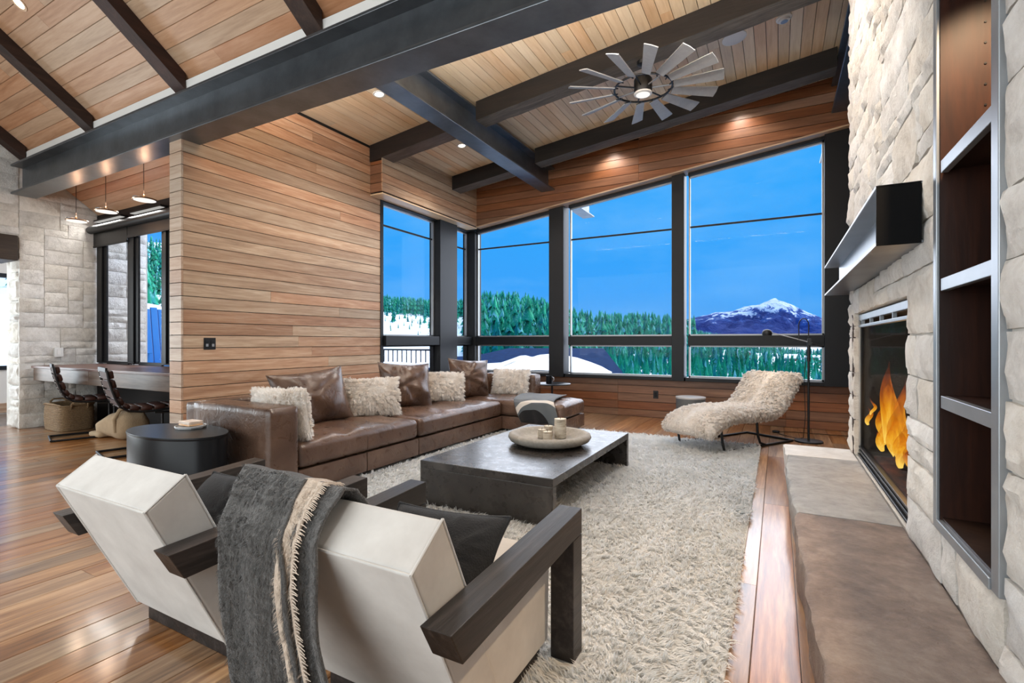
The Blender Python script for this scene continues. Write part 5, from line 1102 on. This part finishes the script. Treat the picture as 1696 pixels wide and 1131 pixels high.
for i, s in enumerate(spots):
    r, X_, Y_, z, h, u = s; V, F, me = protos[i % 6]
    if id(s) in first:
        o = mk('conifer_tree', me, None, None, (X_, Y_, z)); o.scale = (h, h, h); o.rotation_euler.z = i * 1.7
        w_ = 0 if u < 775 else 1 if u < 935 else 2 if u < 1130 else 3
        tag(o, ['conifer on the snowy slope outside the narrow corner window', 'conifer in the dense wood outside the bay nearest the corner', 'conifer in the valley wood outside the middle window bay', 'conifer above the village outside the mountain window bay'][w_], 'tree', ['slope conifers', 'corner wood conifers', 'valley conifers', 'village conifers'][w_])
    else:
        V, F = low[i % 6]; a = i * 1.7; c_, s_ = math.cos(a), math.sin(a); W = V * h; SV.append(np.stack([W[:, 0] * c_ - W[:, 1] * s_ + X_, W[:, 0] * s_ + W[:, 1] * c_ + Y_, W[:, 2] + z], 1)); SF.append(F + off_); off_ += len(V)
fo = fast_mesh('distant_forest', np.concatenate(SV), [np.concatenate(SF)], M['conifer'], smooth=False); tag(fo, 'distant conifer forest filling the far slopes', 'forest', kind='stuff')
# mountain range
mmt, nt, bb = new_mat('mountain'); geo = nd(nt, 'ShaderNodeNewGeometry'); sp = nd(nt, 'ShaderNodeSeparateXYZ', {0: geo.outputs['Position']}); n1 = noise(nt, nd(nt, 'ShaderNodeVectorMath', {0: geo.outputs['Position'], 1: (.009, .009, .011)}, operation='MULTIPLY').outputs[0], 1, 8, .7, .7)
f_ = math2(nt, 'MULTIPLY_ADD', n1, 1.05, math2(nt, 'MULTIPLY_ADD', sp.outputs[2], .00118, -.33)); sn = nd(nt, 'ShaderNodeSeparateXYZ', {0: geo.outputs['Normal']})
f_ = math2(nt, 'ADD', f_, math2(nt, 'MULTIPLY', sn.outputs[2], .12)); setp(nt, bb, col=ramp(nt, f_, [(.50, s2l(12, 54, 128)), (.60, s2l(28, 88, 168)), (.64, s2l(206, 222, 240)), (.9, s2l(240, 245, 250))]), rough=.9, spec=.1, normal=bump(nt, n1, 1, 60.0))  # rock blue has the distance haze painted into the base colour
ridge_u = [900, 1000, 1080, 1143, 1180, 1215, 1240, 1262, 1284, 1302, 1330, 1363, 1420, 1520, 1700]; ridge_v = [562, 552, 541, 528, 519, 513, 507, 501, 494, 501, 514, 528, 540, 548, 556]
us = np.linspace(880, 1720, 260); rs_ = np.linspace(3600, 5600, 90); U, Rr = np.meshgrid(us, rs_, indexing='ij'); a = (U - CX) / FPX; RC = 4700.0
hz_ = (CY - np.interp(U, ridge_u, ridge_v)) / FPX * RC; fall = np.clip(1 - np.abs(Rr - RC) / 1150, 0, 1)
XY = np.stack([FWD[0] * Rr + RGT[0] * a * Rr, FWD[1] * Rr + RGT[1] * a * Rr], -1); q = np.concatenate([XY.reshape(-1, 2) * .0032, np.zeros((U.size, 1))], 1)
rid = (1 - np.abs(fbm(q * 1.6, 6, 9))).reshape(U.shape); Z = hz_ * fall ** .95 * (1 + (rid - .75) * .55 * np.clip((1 - fall) * 2.2, .12, 1)) - 40 * (1 - fall)
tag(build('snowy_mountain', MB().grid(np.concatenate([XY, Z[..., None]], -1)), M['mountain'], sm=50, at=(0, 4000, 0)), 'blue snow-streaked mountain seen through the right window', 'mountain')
# lower roof with a snow load just outside the window wall
msh, nt, bb = new_mat('shingles'); v_ = vec(nt, (1, 1, 1), False); br = nd(nt, 'ShaderNodeTexBrick', {'Vector': v_, 'Color1': (*s2l(12, 38, 72), 1), 'Color2': (*s2l(20, 52, 92), 1), 'Mortar': (*s2l(8, 26, 48), 1), 'Scale': 5.0, 'Mortar Size': .01}); setp(nt, bb, col=br.outputs[0], rough=.95, spec=.03)
lr = thing('lower_roof', 'dark shingled lower roof under snow outside the window wall', 'roof', (-5.5, 10.5, .4))
rp = [(-7.6, 8.15), (-2.3, 8.15), (-2.62, 9.3), (-4.15, 12.9), (-7.0, 12.76), (-7.1, 11.0), (-7.6, 10.9)]; rz = lambda y_: -.40 + .11 * y_
def slab(poly, z_of, t, mat, name, par): n = len(poly); return build(name, MB().add([(x_, y_, z_of(y_)) for x_, y_ in poly] + [(x_, y_, z_of(y_) - t) for x_, y_ in poly], [tuple(range(n)), tuple(range(n, 2 * n))[::-1]] + [(i, n + i, n + (i + 1) % n, (i + 1) % n) for i in range(n)]), M[mat], par)
slab(rp, rz, .15, 'shingles', 'shingle_deck', lr); slab([(p_[0], p_[1]) for p_ in rp], lambda y_: -1.2, 2.5, 'plaster', 'roof_wall', lr)
edge = [(700, 601), (795, 601), (850, 600), (862, 598), (868, 592), (874, 587), (882, 587), (889, 590), (897, 590), (906, 586), (925, 584), (945, 585), (965, 588), (985, 598), (1000, 608), (1014, 619)]
far_e = [on_plane(u, v, -.40 + .16, .11)[:2] for u, v in edge]; rows = []
for (xe, ye) in far_e: rows.append([(xe, 8.12 + (ye - 8.12) * t, rz(8.12 + (ye - 8.12) * t) + .17 * min(1, (1 - t) * 6 + .02) ** .5 + .02 * math.sin(xe * 3 + t * 4)) for t in np.linspace(0, 1, 14)])
tag(build('snow_drift', MB().grid(np.array(rows)), M['snow'], sm=120), 'smooth white snow drift lying on the lower roof', 'snow')
# deck with railing beyond the corner windows
dd = thing('deck_railing', 'dark slatted deck railing outside the corner window', 'railing', (-9.6, 9.2, .5))
build('top_rail', MB().box(-13.5, -7.1, 9.26, 9.34, .98, 1.02), M['window_steel'], dd); build('bottom_rail', MB().box(-13.5, -7.1, 9.28, 9.32, .32, .35), M['window_steel'], dd)
for k in range(44): build('baluster', MB().box(-13.45 + k * .145, -13.43 + k * .145, 9.29, 9.31, .35, .98), M['window_steel'], dd)
for xx_ in (-13.5, -11.4, -9.3, -7.2): build('post', MB().box(xx_, xx_ + .08, 9.26, 9.34, -.1, 1.06), M['window_steel'], dd)
P = np.array([[(x_, y_, .62 + .1 * math.sin(x_ * 1.3) + .06 * math.sin(y_ * 3 + x_) - .5 * max(0, (y_ - 9.1)) - .25 * max(0, 6.6 - y_)) for y_ in np.linspace(5.4, 9.25, 18)] for x_ in np.linspace(-14, -7.15, 40)]); tag(build('snow_bank', MB().grid(P), M['snow'], sm=120), 'heaped snow bank on the deck outside the corner window', 'snow')
tag(build('outdoor_deck', MB().box(-15, -5.35, 4.3, 9.4, -.3, -.1), M['desk_wood']), 'timber deck outside the nook and corner windows', 'deck', kind='structure')
P = np.array([[(x_, y_, .1 + .16 * (-13.2 - x_) + .15 * math.sin(y_ + x_)) for y_ in np.linspace(-12, 16, 24)] for x_ in np.linspace(-34, -13.2, 20)]); tag(build('snow_slope', MB().grid(P), M['snow'], sm=120), 'snowy slope outside past the stone pier', 'snow', kind='structure')
# blue outdoor chair by the nook window
plain('blue_paint', s2l(0, 112, 190), .5, 0, 6, .1)
oc = thing('deck_chair', 'tall blue slatted outdoor chair outside the nook window', 'chair', (-10.0, 4.85, -.1), math.radians(-95), local=True)
for k in range(5): build('back_slat', MB().prism([(-.02 + .0, .80), (.03, .80), (-.16, 1.93 - .03 * abs(k - 2)), (-.21, 1.93 - .03 * abs(k - 2))], 'x', -.29 + k * .118, -.29 + k * .118 + .105), M['blue_paint'], oc, bev=.006)
for k in range(4): build('seat_slat', MB().box(-.3, .3, .02 + k * .115, .125 + k * .115, .82 + .01 * k, .845 + .01 * k), M['blue_paint'], oc, bev=.004)
for s_ in (-1, 1):
    build('arm', MB().box(s_ * .34 - .05, s_ * .34 + .05, -.06, .55, 1.09, 1.115), M['blue_paint'], oc, bev=.005); build('leg', MB().box(s_ * .33 - .02, s_ * .33 + .02, .42, .50, 0, 1.09), M['blue_paint'], oc, bev=.004); build('leg', MB().box(s_ * .33 - .02, s_ * .33 + .02, -.08, .0, 0, 1.09), M['blue_paint'], oc, bev=.004)
build('footrest', MB().box(-.33, .33, .43, .49, .35, .38), M['blue_paint'], oc)
# village cabins
for k, (u, r, w_, lb) in enumerate(((1235, 300, 11, 'brown cabin with snowy roof among the valley trees'), (1312, 340, 13, 'grey cabin with snowy roof at the foot of the mountain'), (1350, 320, 12, 'small cabin with snowy roof at the right window edge'))):
    z = float(ground_z(np.array(u), np.array(r))); X_, Y_, _ = world_pt(u, r, z); o = thing('cabin', lb, 'cabin', (X_, Y_, z), .4 + k, local=True)
    build('walls', MB().prism([(-w_ / 2, -1), (w_ / 2, -1), (w_ / 2, 2.6), (0, 4.6), (-w_ / 2, 2.6)], 'y', -4, 4), M['cedar_x'], o)
    for s_ in (-1, 1): build('roof_side', MB().prism([(0, 4.7), (s_ * (w_ / 2 + .7), 2.3), (s_ * (w_ / 2 + .7), 2.7), (0, 5.15)], 'y', -4.6, 4.6), M['snow'], o)
    for q in (-1.6, 1.2): build('window', MB().box(q, q + 1, -4.05, -3.98, .8, 2.0), M['window_steel'], o)
